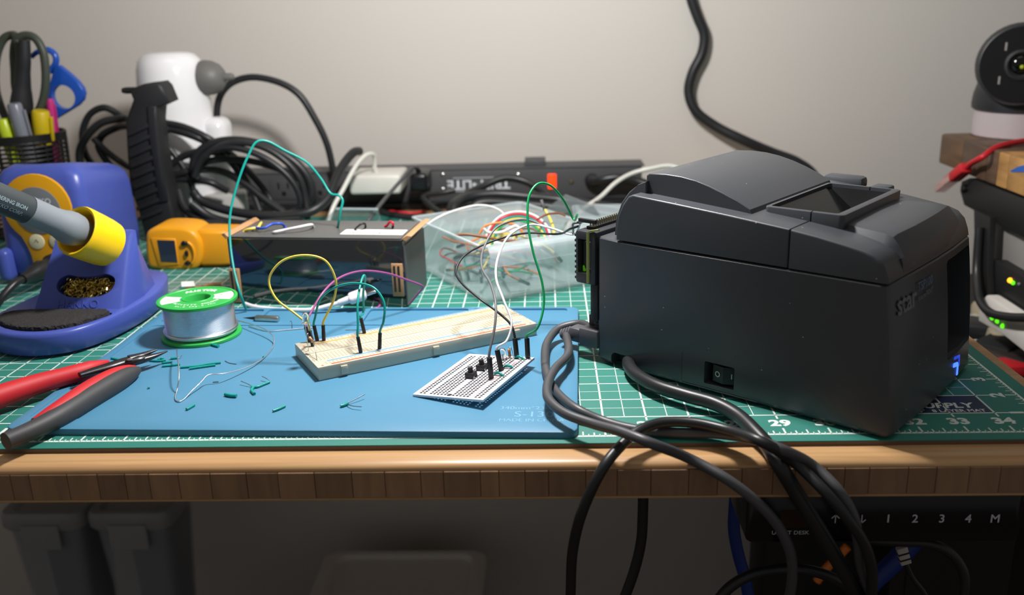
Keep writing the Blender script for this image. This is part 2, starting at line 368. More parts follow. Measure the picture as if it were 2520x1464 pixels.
pr = thing('receipt_printer', 'black thermal receipt printer standing at an angle beside the blue mat', 'printer', PM)
def outline(uf, z, ins=0.0):
    i = ins
    return [(0 + i, 142 - i - 6, z), (0 + i, 5 + i, z), (2 + i, 3.2 + i, z), (21, i, z), (uf - 4, i, z), (uf - 1 - i, 1.2 + i, z), (uf + .5 - i, 5, z), (uf + 2.4 - i, 40, z), (uf + 3.4 - i, 71, z), (uf + 3.4 - i, 102, z), (uf + 2 - i, 137, z), (uf - i, 141 - i, z), (uf - 4, 142 - i, z), (6, 142 - i, z)]
def uf(z): return 199 - 0.045 * z - 0.00065 * z * z
body = BM(); loft(body, [mmx(outline(uf(z), z, i)) for z, i in ((2, 1.2), (4, 0), (20, 0), (40, 0), (60, 0), (75, 0), (87.2, 0), (88, .8))])
cut = BM(); box(cut, (.0945, .001, .0137), (.0205, .016, .0148), bev=.001); body = boolean(body, cut)
cut = BM(); box(cut, (.0215, .003, .003), (.017, .020, .016), bev=.004, seg=3); body = boolean(body, cut)
cut = BM(); box(cut, (.190, .112, .052), (.06, .050, .062), bev=.003); body = boolean(body, cut)
obj('base_housing', body, 'printer_plastic', pr, 25)
bm = BM(); box(bm, (.159, .112, .0520), (.002, .050, .062)); obj('paper_exit', bm, 'paper_slot', pr, 0, label='dark recessed paper opening on the front')
bm = BM(); prism(bm, mmx([(162, 88), (197, 88), (199.5, 112), (198.5, 136), (162, 136)]), .0195, .0225); obj('exit_tray', bm, 'printer_plastic', pr, 25)
# grooves and moulded marks on the side
for c, s in (((.068, -.0001, .014), (.0005, .0003, .020)), ((.0945, -.0001, .0030), (.052, .0003, .0005))):
    bm = BM(); box(bm, c, s); obj('moulded_line', bm, 'printer_top', pr, 0)
SX = Matrix(((1, 0, 0, 0), (0, 0, -1, 0), (0, 1, 0, 0), (0, 0, 0, 1)))      # xy drawing onto the side panel
bm = BM(); tube(bm, [(x, y, 0) for x, y in circ(0, 0, .0011, 16)], .00016, 6, True); bmesh.ops.transform(bm, matrix=TR(.0866, 0, .0287) @ SX, verts=bm.verts); obj('moulded_mark', bm, 'printer_top', pr)
bm = BM(); box(bm, (.1045, 0, .0285), (.0005, .0004, .0024)); obj('moulded_mark', bm, 'printer_top', pr, 0)
bm = BM(); tmp = [(-.0078, .0030), (0, .0012), (.0078, .0046), (.0078, .0085), (-.0078, .0085)]
prism(bm, tmp, -.0055, .0055, TR(.0965, 0, .0137)); sw = obj('rocker_switch', bm, 'black_plastic', pr, 25)
bm = BM(); box(bm, (.0945, .0085, .0137), (.0205, .001, .0148)); obj('switch_recess', bm, 'paper_slot', pr, 0)
bm = BM(); tube(bm, [(x, y, 0) for x, y in circ(0, 0, .0016, 20)], .00028, 6, True); bmesh.ops.transform(bm, matrix=TR(.0925, .00175, .0137) @ rotz(math.radians(-13)) @ SX, verts=bm.verts); obj('off_mark', bm, 'print_white', sw)
bm = BM(); box(bm, (0, 0, 0), (.0005, .0002, .0032), TR(.1015, .0030, .0137) @ rotz(math.radians(23))); obj('on_mark', bm, 'print_white', sw, 0)
# rear lid: two side rails, the curved hump over the paper roll
rail = [(17, 89.2), (17, 97), (18.5, 105), (22, 113), (26, 118.3), (29, 119.6), (60, 117.6), (95, 115), (134, 111.6), (134, 89.2)]
def ext(prof, v0, v1, e=1.2):    # profile (u, z) pulled across v with softened edges
    cu = sum(p[0] for p in prof) / len(prof); cz = sum(p[1] for p in prof) / len(prof)
    def sh(k): return [(p[0] - math.copysign(k, p[0] - cu), p[1] - (k if p[1] > cz else 0)) for p in prof]
    R = []
    Q = [(e * (1 - math.sin(math.radians(a))), e * (1 - math.cos(math.radians(a)))) for a in (0, 18, 36, 54, 72, 90)]
    for k, v in [(k, v0 + d) for k, d in Q] + [(k, v1 - d) for k, d in Q[::-1]]: R.append([(p[0] * .001, v * .001, p[1] * .001) for p in sh(k)])
    bm = BM(); loft(bm, R); bmesh.ops.recalc_face_normals(bm, faces=bm.faces); return bm
bm = ext(rail, 0, 142); cut = BM(); box(cut, (.129, .071, .115), (.044, .088, .040)); bm = boolean(bm, cut)
obj('rear_lid', bm, 'printer_top', pr, 34)
hump = [(31, 110), (31, 130.2), (33, 131.6), (45, 132.3), (56, 131.8), (66, 130.3), (76, 127.8), (86, 124.4), (95, 120.6), (103, 116.6), (106, 110)]
obj('roll_cover', ext(hump, 13, 129, .8), 'printer_top', pr, 34)
rear = [(9, 89.2), (10, 100), (14, 111), (20, 119), (27, 124.5), (33, 127), (33, 89.2)]
obj('rear_curve', ext(rear, 10, 132, .8), 'printer_plastic', pr, 22)
# front cover with its raised roof
fr = [(134.8, 89.0), (134.8, 111.4), (150, 109.6), (165, 107.2), (176, 105.2), (182, 103), (186.4, 98.6), (188.8, 92.5), (189.6, 89.0)]
bm = BM(); R = []
for v, k, df in ((0, 1.3, 0), (.06, .9, 0), (.25, .54, .1), (.54, .25, .3), (.9, .06, .5), (1.3, 0, .8), (40, 0, 2.4), (71, 0, 3.4), (102, 0, 3.4), (137, 0, 2.2), (140.7, 0, 1), (141.4, .4, .5), (142, 1.3, 0)):
    R.append([((p[0] + (df if p[0] > 175 else 0) - (k if p[0] > 175 else 0)) * .001, v * .001, (p[1] - (k if p[1] > 90 else 0)) * .001) for p in fr])
loft(bm, R); bmesh.ops.recalc_face_normals(bm, faces=bm.faces); cut = BM(); box(cut, (.129, .071, .112), (.044, .088, .040)); bm = boolean(bm, cut); obj('front_cover', bm, 'printer_top', pr, 34)
roof = [(136, 100, 0), (136, 112.6, 0), (150, 112.2, 3), (165, 111.4, 5), (177, 110.9, 6.5), (181.5, 109.6, 7), (185.5, 105.2, 7), (188.6, 98.5, 7), (190, 91, 7)]
bm = BM(); R = []
for s, zi in ((0, -3.2), (.03, -.9), (.08, 0), (.3, .3), (.5, .5), (.7, .3), (.92, 0), (.97, -.9), (1, -3.2)):
    R.append([((u + (3.2 * math.sin(math.pi * min(1, .08 + s * .9)) if u > 175 else 0)) * .001, ((35 - d * 2.0) + s * ((108 + d * 2.6) - (35 - d * 2.0))) * .001, (z + (zi if z > 101 else 0) - (d * .5 if (zi < -3 and 101 < z) else 0)) * .001) for u, z, d in roof])
loft(bm, R); bmesh.ops.recalc_face_normals(bm, faces=bm.faces); cut = BM(); box(cut, (.129, .071, .112), (.044, .088, .040)); bm = boolean(bm, cut); obj('front_roof', bm, 'printer_top', pr, 30)
# paper window: rim, sunken smoked window
for nm, a, b in (('window_rim', 106.5, 135.0), ('window_rim', 135.8, 154.5)):
    o_ = rrect(.1065, .1545, .0245, .1175, .003); i_ = rrect(.1090, .1500, .0275, .1145, .002)
    bm = BM(); plate(bm, o_, .108, .1172, [(i_, None)], .0006); cut = BM(); box(cut, ((a + b) * .0005, .071, .11), ((b - a) * .001, .12, .05)); bm = boolean(bm, cut, 'INTERSECT'); obj(nm, bm, 'printer_plastic', pr, 30)
bm = BM(); q = mmx([(108, 27, 115.5), (150.5, 27, 115.5), (150.5, 115, 115.5), (108, 115, 115.5)]); lo = mmx([(143, 46, 97), (149, 46, 99), (149, 96, 99), (143, 96, 97)])
A = [bm.verts.new(p) for p in q]; B = [bm.verts.new(p) for p in lo]; wall(bm, A, B); bm.faces.new(B); obj('paper_window', bm, 'smoked_window', pr, 0)
bm = BM(); box(bm, (.107, .1455, .1135), (.028, .012, .009), bev=.003); obj('release_lever', bm, 'printer_top', pr)
bm = BM(); box(bm, (.140, .124, .1145), (.012, .012, .006), bev=.0015); obj('hinge_tab', bm, 'printer_top', pr)
# front prints, feed button with blue light
def FX(v, z, off=0.0004):         # drawing plane lying on the front face
    uu = (uf(z) + .5 + 3.2 * math.sin(math.pi * min(1, v / 142))) * .001 + off
    sl = 3.2 * math.pi / 142 * math.cos(math.pi * v / 142)
    tv = Vector((sl, 1, 0)).normalized(); tz = Vector((-(0.045 + 0.0013 * z), 0, 1)).normalized(); n = tv.cross(tz)
    m = Matrix((tv, tz, n)).transposed().to_4x4(); m.translation = (uu, v * .001, z * .001); return m
obj('printed_logo', text_bm('star', .0165, bold=.0003, mx=FX(21, 75, .0006), sx=1.0), 'printer_print_dim', pr, 0)
obj('printed_model', text_bm('TSP100', .0070, mx=FX(47, 79, .0005), sx=1.05, shear=.2), 'printer_print', pr, 0)
obj('printed_line', text_bm('futurePRNT', .0046, mx=FX(47, 73, .0005), shear=.2), 'printer_print_dim', pr, 0)
M('blue_led', '#3f6bff', 0.3, emit=2.2); M('blue_led_dim', '#2b48d8', 0.3, emit=0.7)
bm = BM(); box(bm, (0, 0, 0), (.013, .0022, .002), FX(107, 17.5, 0) @ rotz(-.18), bev=.0008); box(bm, (.0062, -.004, 0), (.0024, .008, .002), FX(107, 17.5, 0), bev=.0008); fb = obj('feed_light', bm, 'blue_led_dim', pr, 30, label='blue glowing light ring of the feed button')
bm = BM(); box(bm, (-.0012, -.0046, 0), (.0105, .003, .0024), FX(107, 17.5, 0) @ rotz(-.2), bev=.001); box(bm, (.0038, -.0085, 0), (.0026, .008, .0022), FX(107, 17.5, 0) @ rotz(-.12), bev=.001); obj('led', bm, 'blue_led', fb)
for fu, fv in ((15, 20), (15, 125), (185, 15), (185, 125)):
    bm = BM(); lathe(bm, mmx([(7, 0), (7, 2.2)]), 16, TR(fu * .001, fv * .001, 0)); obj('rubber_foot', bm, 'black_plastic', pr)
# ================================================================ small computer strapped to the printer's back
M('pi_case', '#2b2d31', 0.45, bump=0.05); M('rubber_band', '#a9a85c', 0.5); M('pin_gold', '#8d8468', 0.35, metal=0.8); M('green_glow', '#4a9a10', 0.4, emit=0.35); M('port_dark', '#08090b', 0.4); M('pcb_dark', '#16281c', 0.5)
PIM = PM @ TR(-0.0185, 0.003, 0.0535)       # local: x outward from printer back is negative
pi_ = thing('single_board_computer', 'small black ribbed computer case strapped to the back of the printer', 'computer', PIM)
bm = BM(); box(bm, (.0085, .031, .0185), (.017, .062, .037), bev=.002); cut = BM(); box(cut, (.0078, .001, .0195), (.0105, .012, .0235), bev=.0008); bm = boolean(bm, cut); obj('case', bm, 'pi_case', pi_, 30)
for k in range(9):
    bm = BM(); box(bm, (-.0004, .031, .0035 + k * .0037), (.0016, .060, .0019), bev=.0004, seg=1); obj('rib', bm, 'pi_case', pi_, 30)
bm = BM(); box(bm, (.0078, .0055, .0195), (.0075, .003, .020), bev=.0006); pt = obj('usb_port', bm, 'steel', pi_)
bm = BM(); box(bm, (.0078, .0040, .0195), (.0055, .0006, .018)); obj('port_inside', bm, 'port_dark', pt, 0)
bm = BM(); box(bm, (.0048, .0045, .0100), (.0022, .002, .0045), bev=.0008); obj('status_light', bm, 'green_glow', pi_, label='green status light inside the port opening')
bm = BM(); tube(bm, [(.0115, -.0006, .0015), (.0115, -.0006, .0365), (.0135, .0006, .0378), (.019, .0014, .0388)], .0011, 8, flat=(1, .45)); obj('rubber_band', bm, 'rubber_band', pi_, 60, label='yellow-green rubber band')
bm = BM(); box(bm, (.0075, .033, .0378), (.0055, .052, .0018)); hd = obj('pin_header', bm, 'black_plastic', pi_, 0)
for k in range(18):
    for j in (0, 1):
        bm = BM(); box(bm, (.0062 + j * .00254, .0095 + k * .00254, .0400), (.0007, .0007, .0036)); obj('pin', bm, 'pin_gold', hd, 0)
# ================================================================ plugs at the back and the cables that run from them
M('plug_grey', '#55555a', 0.45, bump=0.04)
def strain(bm, o, d, r0, r1, L, n=4):
    m = frame(o, d); pf = []
    for k in range(n):
        a = L * k / n; r = r0 + (r1 - r0) * k / n; pf += [(r, a), (r, a + L / n * .55), (r * .78, a + L / n * .6), (r * .78, a + L / n * .95)]
    lathe(bm, pf, 16, m)
G = Vector
ca = thing('usb_cable', 'grey cable plugged in below the small computer, looping over the mat corner', 'cable', PP(-4, 12, 5), )
bm = BM(); box(bm, PP(-3.5, 10, 42), (0, 0, 0)) if False else box(bm, (-.0036, .0105, .0415), (.0068, .013, .026), PM, bev=.0018); obj('plug', bm, 'black_plastic', ca, 30, True)
bm = BM(); strain(bm, PP(-3.2, 10, 29), (0, 0, -1), .0036, .0028, .0095, 4); obj('strain_relief', bm, 'black_plastic', ca, 40, True)
pa = [PP(-3.2, 10, 21), PP(-4, 9.5, 17.5)] + [Z(1430, 796, .0165), Z(1378, 807, .0135), Z(1349, 838, .0095), Z(1341, 885, .0078), Z(1350, 932, .0075), Z(1376, 972, .0076), Z(1422, 1008, .0072), Z(1482, 1035, .0036), Z(1560, 1056, .0034), Z(1650, 1064, .0034), Z(1760, 1067, .0044), Z(1850, 1080, .0095), Z(1920, 1104, .0110), Y(2000, 1145, -.030), Y(2062, 1205, -.041), Y(2098, 1265, -.043), Y(2112, 1330, -.040), Y(2120, 1400, -.03), Y(2160, 1500, -.02), Y(2200, 1640, .05)]
wire('cord', pa, .0029, 'grey_cable', None, None, parent=ca, n=12)
cb = thing('usb_printer_cable', 'grey cable with moulded plug in the low socket of the printer', 'cable', PP(-20, 6, 5))
PD = Vector((-0.85, -0.30, -0.18)).normalized()
bm = BM(); box(bm, (-.007, .0085, .0155), (.016, .0135, .013), PM, bev=.0015); box(bm, (-.0195, .0080, .0150), (.011, .0115, .011), PM, bev=.0028); obj('plug', bm, 'plug_grey', cb, 30, True)
bm = BM(); strain(bm, PP(-24.5, 7.6, 14.6), PM.to_3x3() @ Vector((-.9, -.25, -.28)), .0048, .0036, .009, 4); obj('strain_relief', bm, 'plug_grey', cb, 40, True)
bm = BM(); box(bm, (-.006, .018, .024), (.014, .014, .011), PM, bev=.001); obj('socket_block', bm, 'black_plastic', cb, 30, True)
pb = [PP(-29, 6.2, 13.2), Z(1398, 872, .0125), Z(1366, 908, .0130), Z(1347, 950, .0140), Z(1352, 985, .0140), Z(1390, 1017, .0130), Z(1460, 1043, .0130), Z(1530, 1063, .0155), Z(1600, 1090, .0150), Y(1700, 1130, -.026), Y(1790, 1180, -.036), Y(1865, 1238, -.040), Y(1915, 1295, -.038), Y(1942, 1350, -.035), Y(1950, 1400, -.03), Y(1940, 1480, -.02), Y(1890, 1600, 0)]
wire('cord', pb, .0029, 'grey_cable', None, None, parent=cb, n=12)
pc = [Y(1400, 1560, -.01), Y(1404, 1464, -.018), Y(1410, 1350, -.028), Y(1438, 1245, -.037), Y(1485, 1150, -.0355), Z(1527, 1098, .0055), Z(1572, 1060, .0095), Z(1630, 1040, .0098), Z(1705, 1040, .0098), Z(1790, 1058, .0105), Z(1880, 1090, .0150), Y(1960, 1142, -.034), Y(2030, 1210, -.046), Y(2085, 1275, -.048), Y(2125, 1335, -.045), Y(2145, 1400, -.04), Y(2140, 1480, -.03), Y(2080, 1600, -.01)]
wire('hanging_cable', pc, .0030, 'black_cable', 'black cable looping up from below the desk and back over its edge', 'cable', n=12)
pd = [PP(28, 16, 8), PP(25, 6, 7), Z(1556, 912, .0075), Z(1612, 948, .0080), Z(1690, 973, .0080), Z(1760, 993, .0075), Z(1815, 1022, .0065), Z(1858, 1062, .0050), Z(1888, 1096, .0030), Y(1915, 1140, -.0335), Y(1955, 1205, -.0345), Y(2005, 1285, -.034), Y(2065, 1385, -.030), Y(2115, 1470, -.02), Y(2180, 1600, .02)]
wire('printer_power_cable', pd, .0043, 'black_cable', 'thick black power cord running out under the printer side and over the desk edge', 'cable', n=14)
# ================================================================ breadboard
M('abs_ivory', '#cbc4b0', 0.4, var=0.02, sss=0.15); M('hole_beige', '#a3977f', 0.7); M('line_red', '#e0502c', 0.5); M('line_orange', '#eaa02c', 0.5); M('line_blue', '#5f9fe0', 0.5); M('ink_grey', '#6e685c', 0.6)
BX = Vector((0.863, 0.505, 0)).normalized(); BY = Vector((-BX.y, BX.x, 0))
BBM = Matrix((BX, BY, Vector((0, 0, 1)))).transposed().to_4x4(); BBM.translation = (-0.157, 0.0775, ZB)
bb = thing('breadboard', 'long ivory solderless breadboard lying across the blue mat', 'breadboard', BBM)
BL, BW, BH = .1650, .0545, .0095
bm = BM(); box(bm, (BL / 2, BW / 2, BH / 2), (BL, BW, BH), bev=.0007); cut = BM(); box(cut, (BL / 2, BW / 2, BH), (BL + .01, .0030, .0006)); bm = boolean(bm, cut); obj('board_body', bm, 'abs_ivory', bb, 30)
bm = BM(); zt = BH + .00003
def sq(bm, x, y, s, z, s2=None):
    s2 = s2 or s; bm.faces.new([bm.verts.new((x + a * s / 2, y + b * s2 / 2, z)) for a, b in ((-1, -1), (1, -1), (1, 1), (-1, 1))])
P_ = .00254
for i in range(63):
    for j in range(5):
        sq(bm, .0038 + i * P_, BW / 2 - .0038 - j * P_, .00115, zt); sq(bm, .0038 + i * P_, BW / 2 + .0038 + j * P_, .00115, zt)
for i in range(50):
    xx = .0075 + i * P_ + (i // 5) * P_ * .95
    if xx < BL - .006:
        for y in (.0042, .0067, BW - .0042, BW - .0067): sq(bm, xx, y, .00115, zt)
o = obj('contact_holes', bm, 'hole_beige', bb, 0); o['kind'] = 'stuff'
for nm, y, mt, x0 in (('rail_line', .0022, 'line_red', .010), ('rail_line', .0090, 'line_blue', .009), ('rail_line', BW - .0092, 'line_orange', .009), ('rail_line', BW - .0020, 'line_blue', .012)):
    bm = BM(); sq(bm, (x0 + BL - .008) / 2, y, BL - .008 - x0, zt + .00002, .0015); obj(nm, bm, mt, bb, 0)
bm = BM()
for k in range(0, 13):
    for y in (BW / 2 - .0038 - 5 * P_ + .0004, BW / 2 + .0038 + 5 * P_ - .0004): join(bm, text_bm(str(max(1, k * 5)), .0021, mx=TR(.0038 + (max(1, k * 5) - 1) * P_, y, zt)))
for j, ch in enumerate('abcdefghij'):
    y = BW / 2 - .0038 - (4 - j) * P_ if j < 5 else BW / 2 + .0038 + (j - 5) * P_
    for x in (.0016, BL - .0016): join(bm, text_bm(ch, .0023, bold=.00008, mx=TR(x, y, zt) @ rotz(math.pi / 2)))
obj('row_numbers', bm, 'ink_grey', bb, 0)
bm = BM()
for x in (.004, BL - .004):
    for y in (.0022, BW - .0092): sq(bm, x, y, .0022, zt, .0005); sq(bm, x, y, .0005, zt * 1.0005, .0022)
obj('plus_signs', bm, 'line_red', bb, 0)
for x in (.0175, .0840, .1480):
    bm = BM(); box(bm, (x, -.0008, .0048), (.0046, .0018, .0060), bev=.0004); obj('side_tab', bm, 'abs_ivory', bb, 30)
# ---------------------------------------------------------------- jumper wires and parts pushed into it
BT = ZB + BH
def jumper(name, pts, col, ends, label, r=.00082, group=None, er=.00135, el=.0115, cat='jumper wire', sq_end=False):
    # ends: (base point, direction up the plug) for each end that carries a plug
    base = ends[0][0] if ends else Vector(pts[0])
    t = thing(name, label, cat, base, group); path = list(pts)
    for k, (b, d) in enumerate(ends):
        d = Vector(d).normalized(); bm = BM()
        if sq_end: box(bm, (0, 0, el / 2), (.0025, .0025, el), frame(b, d, PV), bev=.0002)
        else: lathe(bm, [(er * .85, 0), (er, .0004), (er, el * .55), (er * .93, el * .6), (er * .95, el)], 14, frame(b, d))
        pg = obj('plug', bm, 'dupont', t, 40, True)
        bm = BM(); tube(bm, [b - d * .003, b + d * .0004], .0003, 6); obj('pin', bm, 'steel', pg, 40, True)
        if k == 0: path = [b + d * (el - .001), b + d * (el + .0015)] + path
        else: path = path + [b + d * (el + .0015), b + d * (el - .001)]
    bm = BM(); tube(bm, spline(path, 8), r, 8); obj('insulated_wire', bm, col, t, 60, True); return t
M('yellow_wire', '#e3cf55', 0.35); M('purple_wire', '#a0508a', 0.35); M('green_wire', '#13a05c', 0.35); M('white_wire', '#e6e6e6', 0.35); M('grey_wire', '#6a6a6c', 0.38); M('black_wire', '#1d1d1f', 0.4); M('red_wire', '#d8283c', 0.35); M('orange_wire', '#e07a2c', 0.35); M('brown_wire', '#7a4a2c', 0.4); M('blue_wire', '#2b55c4', 0.35)
e1 = Z(797, 838, BT); e2 = Z(770, 852, BT); e3 = Z(781, 839, BT); e4 = Z(762, 842, BT)
jumper('jumper_wire', [Y(822, 735, .130), Y(826, 690, .129), Y(800, 641, .128), Y(748, 628, .126), Y(692, 644, .124), Y(662, 688, .121), Y(678, 733, .118), Y(724, 770, .115), Y(757, 797, .113)], 'yellow_wire', [(e1, (.04, .02, 1)), (e2, (-.10, .02, 1))], 'yellow jumper wire in a tall round loop above the end of the breadboard')
jumper('jumper_wire', [Y(775, 783, .131), Y(789, 735, .130), Y(828, 706, .127), Y(880, 697, .121), Y(922, 710, .116), Y(945, 745, .112), Y(944, 790, .109)], 'teal_wire', [(e3, (-.12, .02, 1)), (Z(934, 858, BT), (.10, 0, 1))], 'teal jumper wire arching between two rows of the breadboard, wider of the two')
jumper('jumper_wire', [Y(894, 770, .150), Y(894, 720, .147), Y(899, 684, .142), Y(895, 678, .135), Y(887, 700, .125), Y(880, 750, .112), Y(881, 800, .106)], 'teal_wire', [(Z(897, 820, BT), (-.16, .02, 1)), (Z(888, 868, BT), (-.10, 0, 1))], 'teal jumper wire bent into a tight hairpin on the breadboard')
jumper('jumper_wire', [Y(766, 768, .136), Y(795, 720, .150), Y(835, 684, .170), Y(890, 667, .190), Y(950, 672, .205), Y(1005, 690, .222), Y(1038, 703, .232), Y(1041, 708, .236), Y(1026, 726, .240), Y(1008, 748, .243)], 'purple_wire', [(e4, (-.17, .06, 1))], 'purple jumper wire arching from the breadboard to behind the black box')
M('led_clear', '#ffffff', 0.04, trans=1.0, ior=1.5, var=0); M('resistor_tan', '#d8a878', 0.45); M('band_brown', '#8c4a2c', 0.45); M('tin', '#b9babd', 0.3, metal=1.0)
def led(bm, m, r=.0025):
    lathe(bm, [(r * 1.18, 0), (r * 1.18, .001), (r, .0011), (r, .0055)] + [(r * math.cos(a), .0055 + r * math.sin(a)) for a in [math.radians(15 * k) for k in range(1, 6)]] + [(0, .0055 + r)], 20, m)
lb = Y(753, 796, .106); t = thing('led', 'clear round LED on long bare legs at the left end of the breadboard', 'LED', Z(760, 866, BT))
bm = BM(); led(bm, frame(lb, (.05, .05, 1)), .0024); obj('lens', bm, 'led_clear', t, 40, True)
bm = BM(); box(bm, lb + Vector((.0002, 0, .003)), (.0012, .0008, .003)); obj('lead_frame', bm, 'tin', t, 30, True)
for a, b, m_ in ((lb + Vector((-.0008, 0, 0)), Z(760, 866, BT - .001), None), (lb + Vector((.0014, 0, 0)), Y(772, 835, .103), None)):
    bm = BM(); tube(bm, [a, (a + b) / 2, b], .00028, 8); obj('leg', bm, 'tin', t, 60, True)
ra, rb_ = Y(761, 830, .106), Y(770, 841, .103)
t = thing('resistor', 'small tan resistor with long lead beside the LED on the breadboard', 'resistor', Z(781, 891, BT))
def resistor(t, a, b, r=.0010, lead_a=None, lead_b=None):
    L = (b - a).length; bm = BM(); lathe(bm, [(r * .5, 0), (r, L * .08), (r * 1.05, L * .2), (r * .85, L * .3), (r * .85, L * .7), (r * 1.05, L * .8), (r, L * .92), (r * .5, L)], 14, frame(a, b - a)); bo = obj('resistor_body', bm, 'resistor_tan', t, 40, True)
    for f in (.3, .46, .62, .82):
        bm = BM(); lathe(bm, [(r * (1.08 if f > .75 else .9), L * f), (r * (1.08 if f > .75 else .9), L * (f + .07))], 14, frame(a, b - a)); obj('colour_band', bm, 'band_brown', bo, 40, True)
    for q in (lead_a, lead_b):
        if q: bm = BM(); tube(bm, spline(q, 5), .00025, 6); obj('lead', bm, 'tin', t, 60, True)
resistor(t, ra, rb_, .0011, [ra, ra + Vector((-.001, 0, .0018)), Y(757, 820, .107)], [rb_, Y(775, 858, .097), Z(781, 891, BT - .001)])
# ================================================================ protoboard
zs = (.0050, .0100, .0100, .0060); A_, B_, C_, D_ = [Z(*p, z) for p, z in zip([(1020, 972), (1192, 984), (1312, 880), (1150, 869)], zs)]
px_ = ((B_ - A_) + (C_ - D_)).normalized(); py_ = (D_ - A_) + (C_ - B_); py_ = (py_ - px_ * py_.dot(px_)).normalized(); pz_ = px_.cross(py_)
PW, PL = .0500, .0742; ctr = (A_ + B_ + C_ + D_) / 4
PBM = Matrix((px_, py_, pz_)).transposed().to_4x4(); PBM.translation = ctr - px_ * PW / 2 - py_ * PL / 2 - pz_ * .0014
M('pcb_white', '#e2e0e6', 0.3, coat=0.3, var=0.01); M('pcb_edge', '#c8cfae', 0.5); M('shaded_plating', '#2b2735', 0.3, metal=0.4); M('ink_violet', '#8f95c4', 0.6); M('line_blue2', '#86bdf0', 0.5); M('line_red2', '#e58a8a', 0.5)
pb_ = thing('prototype_board', 'small white perforated prototype board tilted on the blue mat', 'circuit board', PBM)
cols = [.0042, .0042 + P_] + [.0115 + k * P_ for k in range(5)] + [.0275 + k * P_ for k in range(5)] + [PW - .0042 - P_, PW - .0042]
rows = [.0035 + k * P_ for k in range(27)]
T_ = .0014
def perf():          # slab of square cells, each hole cell pierced
    bm = BM(); xs = [0]; 
    hx = sorted({0, PW} | {c - P_ / 2 for c in cols} | {c + P_ / 2 for c in cols}); hy = sorted({0, PL} | {r - P_ / 2 for r in rows} | {rows[-1] + P_ / 2})
    hx = [x for i, x in enumerate(hx) if i == 0 or x - hx[i - 1] > 1e-5]; hy = [x for i, x in enumerate(hy) if i == 0 or x - hy[i - 1] > 1e-5]
    def quad(pts): bm.faces.new([bm.verts.new(p) for p in pts])
    for x0, x1 in zip(hx, hx[1:]):
        for y0, y1 in zip(hy, hy[1:]):
            cx, cy = (x0 + x1) / 2, (y0 + y1) / 2
            hole = any(abs(cx - c) < 2e-4 for c in cols) and any(abs(cy - r) < 2e-4 for r in rows)
            if not hole:
                quad([(x0, y0, T_), (x1, y0, T_), (x1, y1, T_), (x0, y1, T_)]); quad([(x0, y1, 0), (x1, y1, 0), (x1, y0, 0), (x0, y0, 0)])
            else:
                O = [(x1, cy), (x1, y1), (cx, y1), (x0, y1), (x0, cy), (x0, y0), (cx, y0), (x1, y0)]; r = .00066
                I_ = [(cx + r * math.cos(math.radians(45 * k)), cy + r * math.sin(math.radians(45 * k))) for k in range(8)]
                for k in range(8):
                    a, b, c, d = O[k], O[(k + 1) % 8], I_[(k + 1) % 8], I_[k]
                    quad([(*a, T_), (*b, T_), (*c, T_), (*d, T_)]); quad([(*d, 0), (*c, 0), (*b, 0), (*a, 0)]); quad([(*d, T_), (*c, T_), (*c, 0), (*d, 0)])
    for a, b in (((0, 0), (PW, 0)), ((PW, 0), (PW, PL)), ((PW, PL), (0, PL)), ((0, PL), (0, 0))): quad([(*a, 0), (*b, 0), (*b, T_), (*a, T_)])
    bmesh.ops.remove_doubles(bm, verts=bm.verts, dist=1e-6); return bm
obj('board', perf(), 'pcb_white', pb_, 20)
bm = BM(); zt = T_ + .00003
for c in cols:
    for r in rows:
        I_ = [(c + .00066 * math.cos(math.radians(45 * k)), r + .00066 * math.sin(math.radians(45 * k))) for k in range(8)]; O_ = [(c + .00098 * math.cos(math.radians(45 * k)), r + .00098 * math.sin(math.radians(45 * k))) for k in range(8)]
        a = [bm.verts.new((*p, zt)) for p in O_]; b = [bm.verts.new((*p, zt)) for p in I_]; d = [bm.verts.new((*p, .0001)) for p in I_]; wall(bm, a, b); wall(bm, b, d)
o = obj('hole_plating', bm, 'shaded_plating', pb_, 0); o['kind'] = 'stuff'  # plating rings tinted dark to carry the shade inside the holes
for x, mt in ((.0024, 'line_red2'), (.0088, 'line_blue2'), (PW - .0091, 'line_red2'), (PW - .0022, 'line_blue2')):
    bm = BM(); sq(bm, x, PL / 2, .0005, zt, PL - .007); obj('rail_line', bm, mt, pb_, 0)
bm = BM(); lathe(bm, [(.0017, 0), (.0017, .00004)], 20, TR(.0247, .0035, T_)); obj('mounting_hole', bm, 'shaded_plating', pb_, 0)  # flat disc, its dark colour stands for the shade in the hole
bm = text_bm('Perma-Proto', .0034, mx=TR(.0246, .0225, zt) @ rotz(math.pi / 2), space=1.2); obj('printed_text', bm, 'ink_violet', pb_, 0)
bm = BM()
for k in range(0, 27, 2):
    for x in (.0100, PW - .0108): join(bm, text_bm(str(k + 1), .0015, mx=TR(x, rows[k], zt) @ rotz(math.pi / 2)))
obj('row_numbers', bm, 'ink_violet', pb_, 0)
for c, r in ((1, 2), (12, 20), (6, 12), (9, 9), (12, 5), (3, 24), (9, 18), (12, 12)):
    pass
for c, r, h_ in ((13, 2, .0046), (12, 14, .0046), (13, 24, .0045), (9, 20, .0036), (9, 12, .0036)):
    bm = BM(); lathe(bm, [(.0009, 0), (.0006, -.001), (.00025, -h_ * .9), (0, -h_)], 8, TR(cols[c], rows[r], 0)); obj('solder_joint', bm, 'tin', pb_)
def onb(u, v, up=0.0):
    d = ray(u, v); o_ = PBM @ Vector((0, 0, T_)); t_ = (o_ - CC).dot(pz_) / d.dot(pz_); return CC + d * t_ + pz_ * up
def pbl(u, v): return PBM.inverted() @ onb(u, v)
